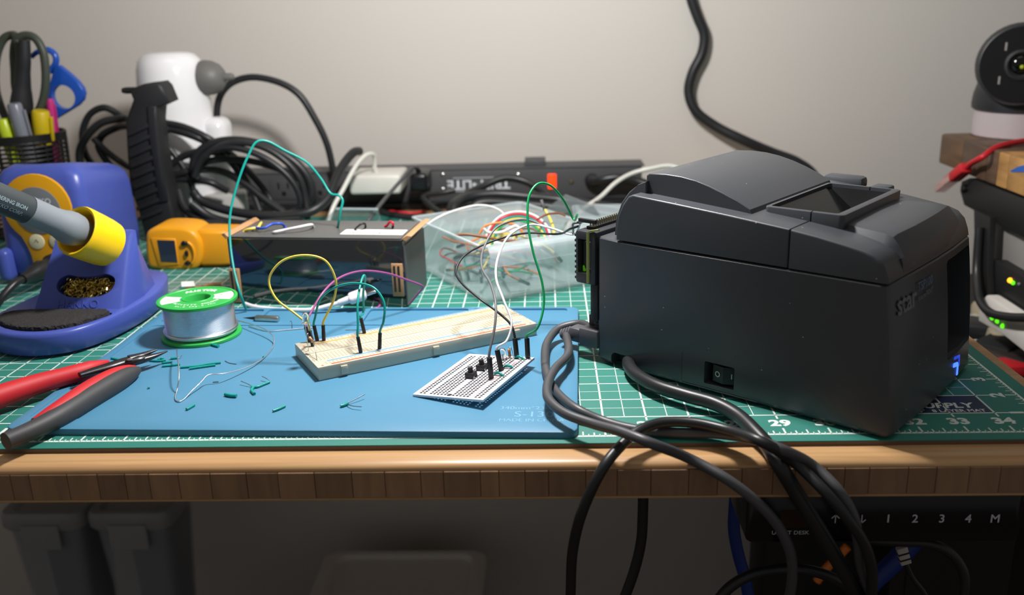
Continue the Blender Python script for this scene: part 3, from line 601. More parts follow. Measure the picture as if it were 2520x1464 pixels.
M('switch_black', '#2a2a2c', 0.5, bump=0.03)
for u, v in ((1160, 928), (1187, 909)):
    c = pbl(u, v); bt = BM(); box(bt, (c.x, c.y, T_ + .0019), (.0060, .0060, .0034), bev=.0003); b_ = obj('tactile_switch', bt, 'switch_black', pb_, 30)
    bm = BM(); lathe(bm, [(.00175, 0), (.00165, .0030), (.0015, .0033), (0, .0033)], 18, TR(c.x, c.y, T_ + .0036)); obj('button', bm, 'switch_black', b_)
    bm = BM(); box(bm, (c.x, c.y, T_ + .0037), (.0056, .0056, .0002)); obj('metal_cover', bm, 'dark_steel', b_, 0)
    for sx in (-1, 1):
        for sy in (-1, 1): bm = BM(); box(bm, (c.x + sx * .00315, c.y + sy * .0022, T_ + .0004), (.0005, .0007, .0022)); obj('pin', bm, 'tin', b_, 0)
for (u0, v0), (u1, v1) in (((1217, 922), (1240, 926)), ((1240, 906), (1263, 906)), ((1267, 882), (1291, 885))):
    a, b = onb(u0, v0), onb(u1, v1); bm = BM(); tube(bm, spline([a + pz_ * .0006, (a * .75 + b * .25) + pz_ * .0016, (a + b) / 2 + pz_ * .0018, (a * .3 + b * .7) + pz_ * .0013, b + pz_ * .0003], 5), [.0006, .0009, .0009, .0009, .0005], 8); obj('link_wire', bm, 'teal_wire', pb_, 60, True, label='short teal link wire')
bm = BM(); led(bm, frame(onb(1238, 884), pz_), .0025); lp = obj('led', bm, 'led_clear', pb_, 40, True, label='clear LED soldered near the far end')
bm = BM(); tube(bm, [onb(1238, 884, -.001), onb(1238, 884, .004)], .0004, 6); obj('lead_frame', bm, 'tin', lp, 40, True)
ra, rb_ = onb(1255, 880, .0004), onb(1255, 880, .0066); L = (rb_ - ra).length
bm = BM(); lathe(bm, [(.0005, 0), (.0011, .0006), (.0011, .0016), (.0009, .002), (.0009, .0042), (.0011, .0046), (.0011, .0056), (.0005, .0062)], 14, frame(ra, pz_)); rp = obj('resistor', bm, 'resistor_tan', pb_, 40, True, label='tan upright resistor')
for f in (.0012, .0022, .0030, .0038): bm = BM(); lathe(bm, [(.00115 if f < .0015 else .00096, f), (.00115 if f < .0015 else .00096, f + .0004)], 14, frame(ra, pz_)); obj('colour_band', bm, 'band_brown', rp, 40, True)
bm = BM(); tube(bm, spline([rb_, rb_ + pz_ * .001 + px_ * .0006, rb_ + pz_ * .0006 + px_ * .0016, onb(1263, 881, .003), onb(1264, 881, -.001)], 5), .00025, 6); obj('lead', bm, 'tin', rp, 60, True)
# wires from the little computer's pins to the board
UPB = pz_
g0 = PP(-10.5, 14, 96); 
jumper('signal_wire', [Y(1218, 800, .078), Y(1220, 750, .090), Y(1208, 700, .110), Y(1185, 655, .135), Y(1190, 612, .155), Y(1225, 558, .175), Y(1290, 540, .185), Y(1350, 560, .180), Y(1405, 574, .165), PP(-24, 10, 93), PP(-20, 12, 93.5)], 'grey_wire', [(onb(1209, 931), UPB + px_ * .02 + py_ * .02)], 'grey wire arching from the small computer to the prototype board', el=.0140, sq_end=True, cat='jumper wire')
jumper('signal_wire', [Y(1247, 838, .088), Y(1259, 795, .095), Y(1240, 740, .105), Y(1221, 685, .120), Y(1226, 632, .140), Y(1255, 578, .160), Y(1305, 553, .172), Y(1350, 560, .172), Y(1410, 577, .160), PP(-23, 17, 92.5), PP(-20, 19, 93.5)], 'white_wire', [(onb(1234, 912), UPB - px_ * .12 + py_ * .05)], 'white wire arching from the small computer to the prototype board', el=.0140, sq_end=True, cat='jumper wire')
jumper('signal_wire', [Y(1258, 800, .105), Y(1225, 768, .112), Y(1180, 735, .122), Y(1135, 695, .138), Y(1122, 668, .150), Y(1140, 632, .163), Y(1200, 598, .178), Y(1290, 574, .180), Y(1370, 576, .170), PP(-25, 8, 89.5), PP(-20, 9, 91.5)], 'black_wire', [(onb(1272, 881), UPB + py_ * .03)], 'black wire swinging far left between the small computer and prototype board', el=.0140, sq_end=True, cat='jumper wire')
gp = PP(-17.5, 10, 97.0)
t = jumper('signal_wire', [Y(1322, 808, .092), Y(1338, 750, .098), Y(1334, 695, .103), Y(1312, 620, .110), Y(1299, 545, .118), Y(1303, 480, .126), Y(1325, 452, .133), Y(1352, 455, .138), Y(1385, 490, .143), Y(1412, 540, .146), PP(-20, 8, 99.5)], 'green_wire', [(onb(1299, 881), UPB + px_ * .05 + py_ * .04)], 'tall green wire looping high between the small computer and prototype board', el=.0140, sq_end=True, cat='jumper wire')
bm = BM(); box(bm, (-.0125, .0095, .0960), (.0140, .0026, .0026), PM, bev=.0003); obj('plug', bm, 'dupont', t, 30, True)
# ================================================================ solder spool
M('spool_green', '#2fae4c', 0.4, sss=0.05); M('spool_label', '#27a548', 0.4); M('label_white', '#eceee8', 0.45); M('solder_tin', '#eceef2', 0.32, metal=1.0, var=0.05, vscale=300)
SO = Vector((-.2685, .172, ZB)); sp = thing('solder_spool', 'green reel of silver solder wire standing on the blue mat', 'solder spool', SO)
R_, HT = .0292, .0300
bm = BM(); lathe(bm, [(.0092, .0), (R_ - .0006, 0), (R_, .0005), (R_, .0022), (R_ - .0005, .0027), (.0095, .0027)], 64, cap0=False, cap1=False); obj('bottom_flange', bm, 'spool_green', sp, 40)
bm = BM(); lathe(bm, [(.0125, HT - .0027), (R_ - .0005, HT - .0027), (R_, HT - .0022), (R_, HT - .0004), (R_ - .0006, HT), (R_ - .0022, HT), (R_ - .0026, HT - .0005), (.0112, HT - .0005), (.0108, HT), (.0098, HT), (.0092, HT - .0008), (.0092, .001)], 64, cap0=False, cap1=False); obj('top_flange', bm, 'spool_green', sp, 40)
pf = [(.0245, .0027)]; N = 24; z0, z1 = .0058, HT - .0029
for k in range(N):
    for a in (0, .25, .5, .75): pf.append((.0253 + .00035 * math.sin(a * math.pi * 2 - 1.57), z0 + (k + a) * (z1 - z0) / N))
pf.append((.0245, HT - .0027)); bm = BM(); lathe(bm, pf, 64, cap0=False, cap1=False); obj('wound_solder', bm, 'solder_tin', sp, 50)
for k in range(5):
    ph = random.uniform(0, 6); am = random.uniform(.0006, .0016); rr_ = .0258 + .0006 * (k % 3)
    pts = [(rr_ * math.cos(q) + .0004 * math.sin(3 * q + ph), rr_ * math.sin(q), .0040 + k * .0006 + am * (0.5 + 0.5 * math.sin(q + ph))) for q in [j * 2 * math.pi / 40 for j in range(40)]]
    bm = BM(); tube(bm, pts, .00045, 8, True); obj('loose_turn', bm, 'solder_tin', sp, 60)
zl = HT - .00046
def sector(r0, r1, a0, a1, n=16):
    bm = BM(); A = [bm.verts.new((r1 * math.cos(a), r1 * math.sin(a), zl)) for a in [a0 + (a1 - a0) * k / n for k in range(n + 1)]]; B = [bm.verts.new((r0 * math.cos(a), r0 * math.sin(a), zl)) for a in [a0 + (a1 - a0) * k / n for k in range(n + 1)]]
    for k in range(n): bm.faces.new((A[k], A[k + 1], B[k + 1], B[k]))
    return bm
LA = math.radians(15)
for c in (0, math.pi): obj('white_label', sector(.0125, .0262, c - .42 + LA, c + .42 + LA), 'label_white', sp, 0)
def arc_text(s, r, mid, size, outward=True, bold=0.0, step=None):
    bm = BM(); step = step or size * .74 / r; n = len(s)
    for i, ch in enumerate(s):
        if ch == ' ': continue
        a = mid - (i - (n - 1) / 2) * step if outward else mid + (i - (n - 1) / 2) * step
        join(bm, text_bm(ch, size, bold=bold, mx=TR(r * math.cos(a), r * math.sin(a), zl + .00003) @ rotz(a - math.pi / 2 if outward else a + math.pi / 2)))
    return bm
obj('printed_name', arc_text('AUSTOR', .0195, math.pi / 2 + LA * .7, .0062, True, .0003, .21), 'label_white', sp, 0)
obj('printed_text', arc_text('ACTIVITY SOLDER', .0178, -math.pi / 2 + LA, .0034, False, .0001, .145), 'label_white', sp, 0)
obj('printed_text', arc_text('Sn-0.3Ag-0.7Cu', .0222, -math.pi / 2 + LA, .0030, False, .00005, .10), 'label_white', sp, 0)
bm = BM()
for k, (yy, ln) in enumerate(((.003, .006), (-.001, .005), (-.0038, .009))): sq(bm, -.0195, yy, ln, zl + .00003, .0007)
for k, (yy, ln) in enumerate(((-.001, .009), (-.0033, .009))): sq(bm, .0195, yy, ln, zl + .00003, .0006)
bmesh.ops.transform(bm, matrix=rotz(LA), verts=bm.verts); obj('printed_lines', bm, 'ink_grey', sp, 0)
bm = BM(); tube(bm, [(.0195 + .0028 * math.cos(a), .0032 + .0016 * math.sin(a), zl + .0001) for a in [j * math.pi / 10 for j in range(20)]], .00015, 5, True); bmesh.ops.transform(bm, matrix=rotz(LA), verts=bm.verts); obj('printed_emblem', bm, 'ink_grey', sp, 0)
# loose solder strand
zg = ZB + .0006
st = [Z(435, 860, .012), Z(437, 880, .015), Z(440, 910, .015), Z(440, 935, .011), Z(436, 958, .006), Z(431, 978, zg), Z(434, 986, zg), Z(442, 988, zg), Z(453, 982, zg), Z(470, 964, zg + .0015), Z(495, 940, zg + .004), Z(510, 924, zg + .006), Z(520, 921, zg + .006), Z(545, 920, zg + .0055), Z(590, 910, zg + .003), Z(632, 892, zg + .0012), Z(658, 872, zg), Z(673, 850, zg + .0005), Z(674, 832, zg + .003), Z(655, 812, zg + .005), Z(625, 800, zg + .005), Z(598, 792, zg + .004), Z(575, 788, zg + .002)]
wire('solder_strand', st, .00042, 'solder_tin', 'loose strand of solder curling across the blue mat in front of the reel', 'solder wire', k=6)
wire('solder_strand', [Z(612, 803, zg), Z(640, 811, zg), Z(665, 815, zg), Z(700, 812, zg), Z(745, 808, zg), Z(775, 806, zg)], .0004, 'solder_tin', 'thin straight solder strand lying behind the breadboard end', 'solder wire', k=6)
# soldering tip
ta, tb = Z(598, 782, ZB + .0023), Z(686, 785, ZB + .0026); TL = (tb - ta).length
t = thing('soldering_tip', 'silver conical soldering iron tip lying on the back of the blue mat', 'soldering tip', Z(640, 790, ZB))
bm = BM(); lathe(bm, [(.0001, 0), (.0013, TL * .30), (.0018, TL * .37)], 18, frame(ta, tb - ta)); obj('cone', bm, 'dark_steel', t, 40, True)
bm = BM(); lathe(bm, [(.0024, TL * .37), (.0026, TL * .39), (.0026, TL * .97), (.0023, TL)], 20, frame(ta, tb - ta)); obj('sleeve', bm, 'steel', t, 40, True)
# ================================================================ wire clippings on the blue mat
def clip(pts, label, r=.0008, mat='teal_wire', leads=(), z=None):
    zc = ZB + r if z is None else z
    base = Z(*pts[0], ZB); bm = BM(); tube(bm, spline([Z(u, v, zc) for u, v in pts], 4), r, 8)
    if not leads: tag(obj('wire_clipping', bm, mat, None, 60), label, 'wire clipping', 'wire clippings on the blue mat'); return
    t = thing('wire_clipping', label, 'wire clipping', base, 'wire clippings on the blue mat'); obj('insulation', bm, mat, t, 60, True)
    for L in leads: bm = BM(); tube(bm, spline([Z(u, v, zc + dz) for u, v, dz in L], 4), .0003, 6); obj('bare_wire', bm, 'tin', t, 60, True)
clip([(274, 881), (302, 887)], 'dark teal clipping beside the red plier handle tip')
clip([(368, 887), (392, 888), (408, 886)], 'curved teal clipping under the plier jaws', leads=[[(368, 887, 0), (360, 890, 0)]])
clip([(388, 884), (392, 884)], 'tiny teal snippet by the plier jaw tips', .0007)
clip([(395, 882), (402, 883)], 'small teal snippet just right of the tiniest one at the plier jaws', .0008)
clip([(398, 893), (422, 890)], 'short teal clipping, upper of the parallel ones below the plier jaws')
clip([(399, 901), (420, 899), (443, 896)], 'teal clipping left of the upright solder strand')
clip([(420, 882), (438, 880)], 'teal clipping with a bare bent lead below the solder reel', .0009, leads=[[(438, 880, 0), (443, 879, 0), (448, 874, .001)], [(420, 882, 0), (415, 883, 0)]])
clip([(444, 904), (480, 901), (510, 896), (543, 892)], 'longest teal clipping in the pair right of the upright solder strand')
clip([(466, 907), (500, 902), (530, 898)], 'shorter teal clipping lying against the longest one', .00085)
clip([(364, 954), (368, 953)], 'tiny teal snippet alone in front of the dark plier handle', .0008)
clip([(554, 970), (568, 973), (582, 974)], 'thick teal clipping left of the bent clipping in the middle of the mat', .0012)
clip([(459, 1007), (468, 1002), (478, 996)], 'teal clipping below the low bend of the solder strand', .0009)
clip([(618, 952), (632, 952), (648, 946), (663, 940)], 'bent teal clipping with bare legs at both ends', .00085, leads=[[(620, 950, 0), (606, 943, .001), (593, 938, .0015)], [(663, 940, 0), (664, 937, .0005), (655, 931, .0015), (645, 926, .002)]])
clip([(624, 952), (619, 960), (626, 969)], 'curled teal clipping hooked under the bent one', .001)
clip([(672, 1011), (686, 1006), (701, 999)], 'teal clipping nearest the front edge of the blue mat', .00085)
clip([(838, 999), (846, 997), (856, 992)], 'teal clipping with two bare legs in front of the breadboard', .001, leads=[[(856, 992, 0), (876, 982, .001), (898, 970, .002)], [(850, 993, 0), (868, 999, .0008), (890, 1001, .001)]])
clip([(521, 847), (530, 850), (538, 852)], 'teal clipping tucked under the front of the solder reel', .0011)
clip([(648, 879), (650, 876)], 'tiny teal snippet touching the big solder curve', .0007)
clip([(554, 888), (564, 893), (582, 896)], 'thin bare bent wire right of the long teal pair', .0003, 'tin')
clip([(524, 940), (538, 939)], 'tiny bare wire stub inside the solder strand bend', .0004, 'tin')
clip([(719, 808), (718, 795), (716, 790), (713, 793)], 'tiny bare hook shaped wire behind the breadboard', .0003, 'tin')
clip([(850, 812), (890, 811), (925, 810)], 'thin bare straight wire behind the breadboard middle', .0003, 'tin')
# ================================================================ pliers
M('grip_red', '#c22028', 0.55, var=0.04, bump=0.02); M('grip_black', '#3a3a3c', 0.55, var=0.08, vscale=90, bump=0.05)
pl = thing('flush_cutters', 'red and black handled pliers with dark steel jaws at the mat corner', 'pliers', Z(315, 895, 0))
def hpath(l, n=6): return spline([Z(u, v, z) for u, v, z in l], n)
bm = BM(); tube(bm, hpath([(267, 890, .0105), (240, 901, .0105), (199, 915, .0105), (150, 929, .0105), (100, 943, .0105), (40, 962, .0105), (-60, 996, .0105)]), [.0014, .0036, .0055, .0060, .0062, .0066, .0070, .0074, .0078], 18, flat=(1.0, 1.0)); obj('handle', bm, 'grip_red', pl, 60, True, label='red handle')
bm = BM(); tube(bm, hpath([(342, 909, .0085), (318, 922, .0085), (287, 940, .0085), (224, 977, .0085), (143, 1027, .0085), (83, 1057, .0085), (14, 1086, .0085)]), [.0022, .0044, .0058, .0068, .0074, .0074, .0070, .0064, .0058, .0054, .0052], 18); h2 = obj('handle', bm, 'grip_black', pl, 60, True, label='dark grey handle with red inner edge')
bm = BM(); tube(bm, hpath([(334, 903, .0095), (312, 912, .0100), (280, 928, .0105), (217, 963, .0110), (140, 1012, .0108), (85, 1040, .0105)]), [.0012, .0034, .0050, .0062, .0066, .0062, .0050, .0030], 16); obj('red_inlay', bm, 'grip_red', h2, 60, True)
bm = BM(); tube(bm, hpath([(196, 923, .0125), (230, 913, .0125), (270, 902, .0125), (310, 890, .0125), (340, 884, .0125), (352, 880, .0125)]), [.0028, .0036, .0042, .0046, .0046, .0040], 12, flat=(1.0, .62), up=(0, 0, 1)); obj('tang', bm, 'dark_steel', pl, 60, True)
bm = BM(); tube(bm, hpath([(262, 912, .0098), (300, 898, .0098), (330, 890, .0098)]), [.0030, .0040, .0042], 12, flat=(1.0, .6), up=(0, 0, 1)); obj('tang', bm, 'dark_steel', pl, 60, True)
bm = BM(); tube(bm, hpath([(318, 884, .0135), (345, 876, .0138), (368, 867, .0142), (388, 860, .0146)]), [.0040, .0030, .0018, .0006], 12, flat=(1.0, .7), up=(0, 0, 1)); obj('jaw', bm, 'dark_steel', pl, 60, True)
bm = BM(); tube(bm, hpath([(326, 890, .0115), (352, 884, .0118), (382, 875, .0122), (412, 864, .0126)]), [.0042, .0036, .0022, .0006], 12, flat=(1.0, .7), up=(0, 0, 1)); obj('jaw', bm, 'dark_steel', pl, 60, True)
bm = BM(); lathe(bm, [(.0021, 0), (.0020, .0006), (.0012, .0009), (0, .001)], 18, TR(Z(318, 885, .0150))); obj('pivot_rivet', bm, 'steel', pl, 40, True)
# ================================================================ soldering station
M('tool_blue', '#4656a8', 0.33, var=0.03, bump=0.02); M('tool_yellow', '#ffcc10', 0.35); M('panel_yellow', '#d79a0c', 0.5); M('panel_grey', '#6f7377', 0.5); M('button_cream', '#cfc9a8', 0.45); M('print_pale', '#c9ccd0', 0.5); M('rubber_black', '#202123', 0.35)
ss = thing('soldering_station', 'blue and yellow soldering station behind the iron stand', 'soldering station', (-.4725, .395, 0.0002))
# local: x right, y back, z up. front face at y=-.055
def rr3(x0, x1, y0, y1, r, z, n=5): return [(x, y, z) for x, y in rrect(x0, x1, y0, y1, r, n)]
bm = BM(); R = []
for z, i, top in ((.006, .004, 0), (.010, .001, 0), (.030, 0, 0), (.085, .001, 0), (.098, .003, 0), (.104, .007, 0), (.108, .014, 0)):
    R.append([(x, y, z - (max(0, y + .03) * .17 * (z / .108))) for x, y, _ in rr3(-.043 + i, .043 - i, -.055 + i * .9, .057 - i * 1.1, .012, z)])
loft(bm, R); obj('housing', bm, 'tool_blue', ss, 60)
bm = BM(); box(bm, (0, 0, .004), (.068, .105, .008), bev=.002); obj('base', bm, 'rubber_black', ss, 30)
bm = BM(); box(bm, (-.039, -.05, .018), (.012, .03, .03), bev=.005, seg=3); obj('side_foot', bm, 'tool_blue', ss, 60)
FSX = TR(0, -.0556, 0) @ SX
def yz_outline(): 
    cx, cz, r = -.001, .0700, .0320; out = []
    for k in range(0, 25):
        a = math.radians(-40 + 260 * k / 24); out.append((cx + r * math.cos(a), cz + r * math.sin(a)))
    return out + [(-.0205, .044), (-.0165, .034), (-.0145, .026), (-.0135, .011), (.0160, .011), (.0165, .026), (.0175, .034), (.0205, .044)]
bm = BM(); prism(bm, yz_outline(), -.002, .0012, FSX, .0006); obj('yellow_panel', bm, 'panel_yellow', ss, 40)
bm = BM(); prism(bm, circ(-.001, .068, .0222, 40), .0, .0018, FSX, .0004); dd = obj('dial_disc', bm, 'panel_grey', ss, 40)
obj('printed_name', text_bm('HAKKO', .0072, bold=.0003, mx=FSX @ TR(.001, .0765, .0020)), 'print_pale', dd, 0)
for x in (-.0065, .0125):
    bm = BM(); prism(bm, circ(x, .0390, .0072, 28), .0, .0022, FSX, .0006); b_ = obj('button', bm, 'button_cream', ss, 40)
    bm = BM(); tube(bm, [(x - .002, .0385, .0023), (x, .0415, .0023), (x + .002, .0385, .0023)], .0003, 6); bmesh.ops.transform(bm, matrix=FSX, verts=bm.verts); obj('arrow_mark', bm, 'ink_grey', b_)
bm = BM(); lathe(bm, [(.0085, 0), (.0085, .004), (.0078, .006)], 24, TR(.010, -.056, .0205) @ Matrix.Rotation(math.pi / 2, 4, 'X')); obj('connector_socket', bm, 'rubber_black', ss, 40)
# ================================================================ iron stand
hs = thing('iron_stand', 'blue soldering iron stand with yellow cone, brass wool and black sponge', 'soldering stand', (-.384, .20, .0002))
H0 = Vector((-.384, .20, .0002))
foot = [(-.047, -.035), (-.034, -.053), (-.012, -.066), (.012, -.068), (.030, -.060), (.042, -.044), (.051, -.018), (.0555, .010), (.0565, .036), (.052, .066), (.040, .098), (.020, .108), (-.016, .108), (-.032, .094), (-.040, .05), (-.046, 0)]
foot = [(p.x, p.y) for p in spline([(x, y, 0) for x, y in foot], 4, True)]
def sc(l, k, c=(0, .01)): return [(c[0] + (x - c[0]) * k, c[1] + (y - c[1]) * k) for x, y in l]
bm = BM(); pocket = [(p.x, p.y) for p in spline([(-.039, -.030, 0), (-.028, -.046, 0), (-.008, -.058, 0), (.012, -.060, 0), (.029, -.052, 0), (.040, -.036, 0), (.045, -.020, 0), (.0, -.015, 0), (-.036, -.018, 0)], 4, True)]
R = [[(x, y, z) for x, y in sc(foot, k)] for z, k in ((.002, .95), (.003, .97), (.016, .995), (.0185, .985), (.0195, .965))]
loft(bm, R); cut = BM(); prism(cut, pocket, .008, .03); bm = boolean(bm, cut); obj('tray', bm, 'tool_blue', hs, 50)
# rising body: sections climb and step back behind the sponge
def sect(z):
    t = (z - .018) / .056; yf = -.010 + t * .034; xl = -.022 + t * .012; xr = .0492
    yb = .088 - t * .056; xb = .046 - t * .012
    pts = [(xl, yf), (xl * .3 + xr * .7, yf), (xr - .0035, yf - .0006), (xr, yf + .003), (xr + .002, yf + (yb - yf) * .35), (xr - .003, yf + (yb - yf) * .7), (xb - .016, yb), (xl + .016, yb), (xl - .003, yf + (yb - yf) * .6), (xl - .002, yf + .006)]
    return [(x, y, z) for x, y in pts]
bm = BM(); loft(bm, [sect(z) for z in (.012, .018, .026, .036, .046, .056, .064, .070, .0735)])
FN = Vector((0, -.79, .61))      # rough normal of the sloping face
fa = Vector((0, .034, .056)).normalized()
def face(x, s): return Vector((x, -.010, .018)) + fa * s      # x across, s up the slope
FM = Matrix((Vector((1, 0, 0)), fa, Vector((1, 0, 0)).cross(fa))).transposed().to_4x4()
kid = [(p.x, p.y) for p in spline([(-.0225, .0215, 0), (-.0215, .0285, 0), (-.0150, .0325, 0), (-.0060, .0312, 0), (.0060, .0312, 0), (.0160, .0330, 0), (.0232, .0290, 0), (.0225, .0215, 0), (.0150, .0158, 0), (0, .0140, 0), (-.0150, .0158, 0)], 5, True)]
km = FM.copy(); km.translation = Vector((.0165, -.010, .018)) - fa * .003
cut = BM(); prism(cut, kid, -.016, .02, km); bm = boolean(bm, cut); obj('sloping_body', bm, 'tool_blue', hs, 50)
M('brass_wool', '#f0cc70', 0.22, metal=1.0, var=0.3, vscale=400); bm = BM(); rb2 = random.Random(5)
for k in range(230):
    a = rb2.uniform(0, 6.28); rr_ = math.sqrt(rb2.random()); c = km @ Vector((.021 * rr_ * math.cos(a), .0235 + .0085 * rr_ * math.sin(a), -.0050 + rb2.uniform(-.005, .003))); d = Vector((rb2.gauss(0, 1), rb2.gauss(0, 1), rb2.gauss(0, 1))).normalized(); e = d.orthogonal().normalized(); q = rb2.uniform(.001, .003)
    tube(bm, [c + (d * math.cos(t_) + e * math.sin(t_)) * q for t_ in (0, 1.1, 2.2, 3.3, 4.4)], .00035, 4)
o = obj('brass_wool', bm, 'brass_wool', hs, 60); o['kind'] = 'stuff'; o['label'] = 'curly golden brass wool behind the kidney shaped opening'
bm = BM(); prism(bm, [(x * .99, y) for x, y in kid], -.0158, -.0145, km); obj('wool_cup', bm, 'rubber_black', hs, 0)
obj('moulded_name', text_bm('HAKKO', .0095, .0004, mx=km @ TR(-.004, .0085, .0001), sx=1.0), 'tool_blue', hs, 0)
bm = BM(); M('sponge_black', '#2e2c2c', 0.95, var=0.35, vscale=500, bump=1.0, bscale=700)
sp_o = sc(pocket, .965, (0, -.037)); prism(bm, sp_o, .0085, .0225, cham=.0012)
bmesh.ops.triangulate(bm, faces=bm.faces); bmesh.ops.subdivide_edges(bm, edges=bm.edges, cuts=3, use_grid_fill=True)
for v in bm.verts:
    n_ = noise.noise(v.co * 420); n2 = noise.noise(v.co * 1100); v.co += Vector((n_, n2, n_ * .8)) * .0008
obj('sponge', bm, 'sponge_black', hs, 30)
ID = Vector((-.34, -.77, .535)).normalized(); IP = Y(187, 567, .186)       # axis of iron and cone, and centre of the cone's rim
cmx = frame(IP - ID * .031 - H0, ID)
bm = BM(); lathe(bm, [(.0180, 0), (.0189, .006), (.0194, .016), (.0197, .026), (.0197, .0295), (.0190, .0313), (.0173, .0305), (.0158, .026), (.0145, .010), (.0, .008)], 40, cmx, cap0=True, cap1=False); obj('cone', bm, 'tool_yellow', hs, 40)
# soldering iron resting in it
M('handle_grey', '#7e858b', 0.6, bump=0.04); M('handle_dark', '#3e4447', 0.5, bump=0.03); M('iron_print', '#8fa0a8', 0.5)
ir = thing('soldering_iron', 'grey handled soldering iron resting in the yellow cone of the stand', 'soldering iron', IP - ID * .004)
fm = frame(IP - WM[ir.name].translation, ID, (0, 0, 1))
bm = BM(); lathe(bm, [(.0060, -.020), (.0100, -.006), (.0122, .000), (.0127, .005), (.0122, .010), (.0108, .015), (.0100, .022), (.0101, .038), (.0104, .044)], 32, fm); obj('grip', bm, 'handle_grey', ir, 40)
bm = BM(); lathe(bm, [(.0098, .044), (.0101, .0445), (.0100, .10), (.0096, .15), (.0080, .165)], 32, fm, cap0=False); sl = obj('sleeve', bm, 'handle_dark', ir, 40)
bm = BM(); tube(bm, [fm @ Vector((0, 0, -.018)), fm @ Vector((0, 0, -.045))], .0025, 12); obj('barrel', bm, 'steel', ir)
# small print along the sleeve, wrapped to the side the camera sees
tv = (CC - (IP + ID * .07)); tv = (tv - ID * tv.dot(ID)).normalized(); ta_ = -ID; tb_ = tv.cross(ta_)
for s, sz, along, ang in (('HAKKO', .0048, .095, .10), ('SOLDERING IRON', .0038, .066, .05), ('HAKKO CORP.', .0038, .064, -.42)):
    up_ = (tb_ * math.cos(ang) - tv * math.sin(ang)); no_ = tv * math.cos(ang) + tb_ * math.sin(ang)
    m = Matrix((ta_, up_, no_)).transposed().to_4x4(); m.translation = IP + ID * along + no_ * .01022 - WM[ir.name].translation
    obj('printed_text', text_bm(s, sz, bold=.0001, mx=m), 'iron_print', sl, 0)
t = thing('soldering_iron_cable', 'black cable with thick moulded plug in the soldering station', 'cable', Y(120, 645, .338))
c0 = Vector((-.4625, .333, .0205)); c1 = Y(92, 655, .305); c2 = Y(50, 690, .285)
bm = BM(); lathe(bm, [(.0090, 0), (.0092, .006), (.0070, .008), (.0072, .014), (.0088, .020), (.0075, .030), (.0050, .036), (.0046, .046)], 24, frame(c0, c2 - c0)); obj('plug', bm, 'rubber_black', t, 40, True)
dq = (c2 - c0).normalized(); wire('cord', [c0 + dq * .044, c0 + dq * .055, Y(5, 732, .265), Y(-40, 800, .25), Z(-140, 880, .004), Vector((-.505, .075, .004)), Vector((-.49, .02, .03)), Vector((-.455, .0, .09)), IP + ID * .19, IP + ID * .160], .0034, 'rubber_black', None, None, parent=t, n=10)
# ================================================================ yellow handheld meter
M('meter_yellow', '#e39a16', 0.4, var=0.03); M('lcd_dark', '#2c3544', 0.12); M('button_black', '#15161a', 0.3)
YM = .375
def yo(l, y=YM): return [(p.x, p.z) for p in (Y(u, v, y) for u, v in l)]
me_ = thing('handheld_meter', 'yellow-orange handheld meter with small dark screen behind the solder reel', 'meter', (-.36, YM + .02, 0.0002))
off = Vector((-.36, YM + .02, .0002))
def face_prism(name, pl_, y0, y1, mat, par, cham=.002, y=YM, sm=50):
    lp = yo(pl_, y); a = sum(lp[i][0] * lp[(i + 1) % len(lp)][1] - lp[(i + 1) % len(lp)][0] * lp[i][1] for i in range(len(lp)))
    if a < 0: lp = lp[::-1]
    bm = BM(); prism(bm, lp, -y1, -y0, SX, cham); return obj(name, bm, mat, par, sm, True)
head = [(356, 590), (360, 572), (378, 561), (420, 559), (455, 562), (474, 570), (490, 590), (496, 620), (492, 648), (478, 664), (430, 667), (400, 665), (370, 660), (362, 650)]
head = [(p.x, p.y) for p in spline([(u, v, 0) for u, v in head], 4, True)]
hd_ = face_prism('head', head, YM, YM + .040, 'meter_yellow', me_, .004)
face_prism('grip', [(470, 572), (500, 571), (575, 573), (580, 655), (540, 661), (495, 662), (470, 655)], YM + .006, YM + .036, 'meter_yellow', me_, .004)
face_prism('screen_bezel', [(372, 585), (432, 587), (440, 650), (392, 655)], YM - .0012, YM + .003, 'meter_yellow', me_, .0006)
face_prism('screen', [(388, 590), (431, 591), (438, 645), (398, 643)], YM - .0016, YM + .002, 'lcd_dark', me_, .0)
for l in ([(446, 598), (450, 592), (460, 594), (462, 602), (450, 605)], [(455, 620), (459, 614), (464, 620), (464, 629), (458, 630)], [(455, 645), (462, 640), (471, 646), (464, 653), (456, 650)]):
    face_prism('button', l, YM - .0025, YM + .002, 'button_black', me_, .0006)
bm = BM(); tube(bm, spline([Y(u, v, YM - .001) for u, v in ((462, 596), (472, 605), (478, 622), (477, 640), (473, 648))], 5), .0013, 8); obj('button_ring', bm, 'meter_yellow', me_, 60, True)
face_prism('base_shoe', [(440, 662), (560, 660), (558, 672), (446, 674)], YM + .004, YM + .03, 'rubber_black', me_, .001)
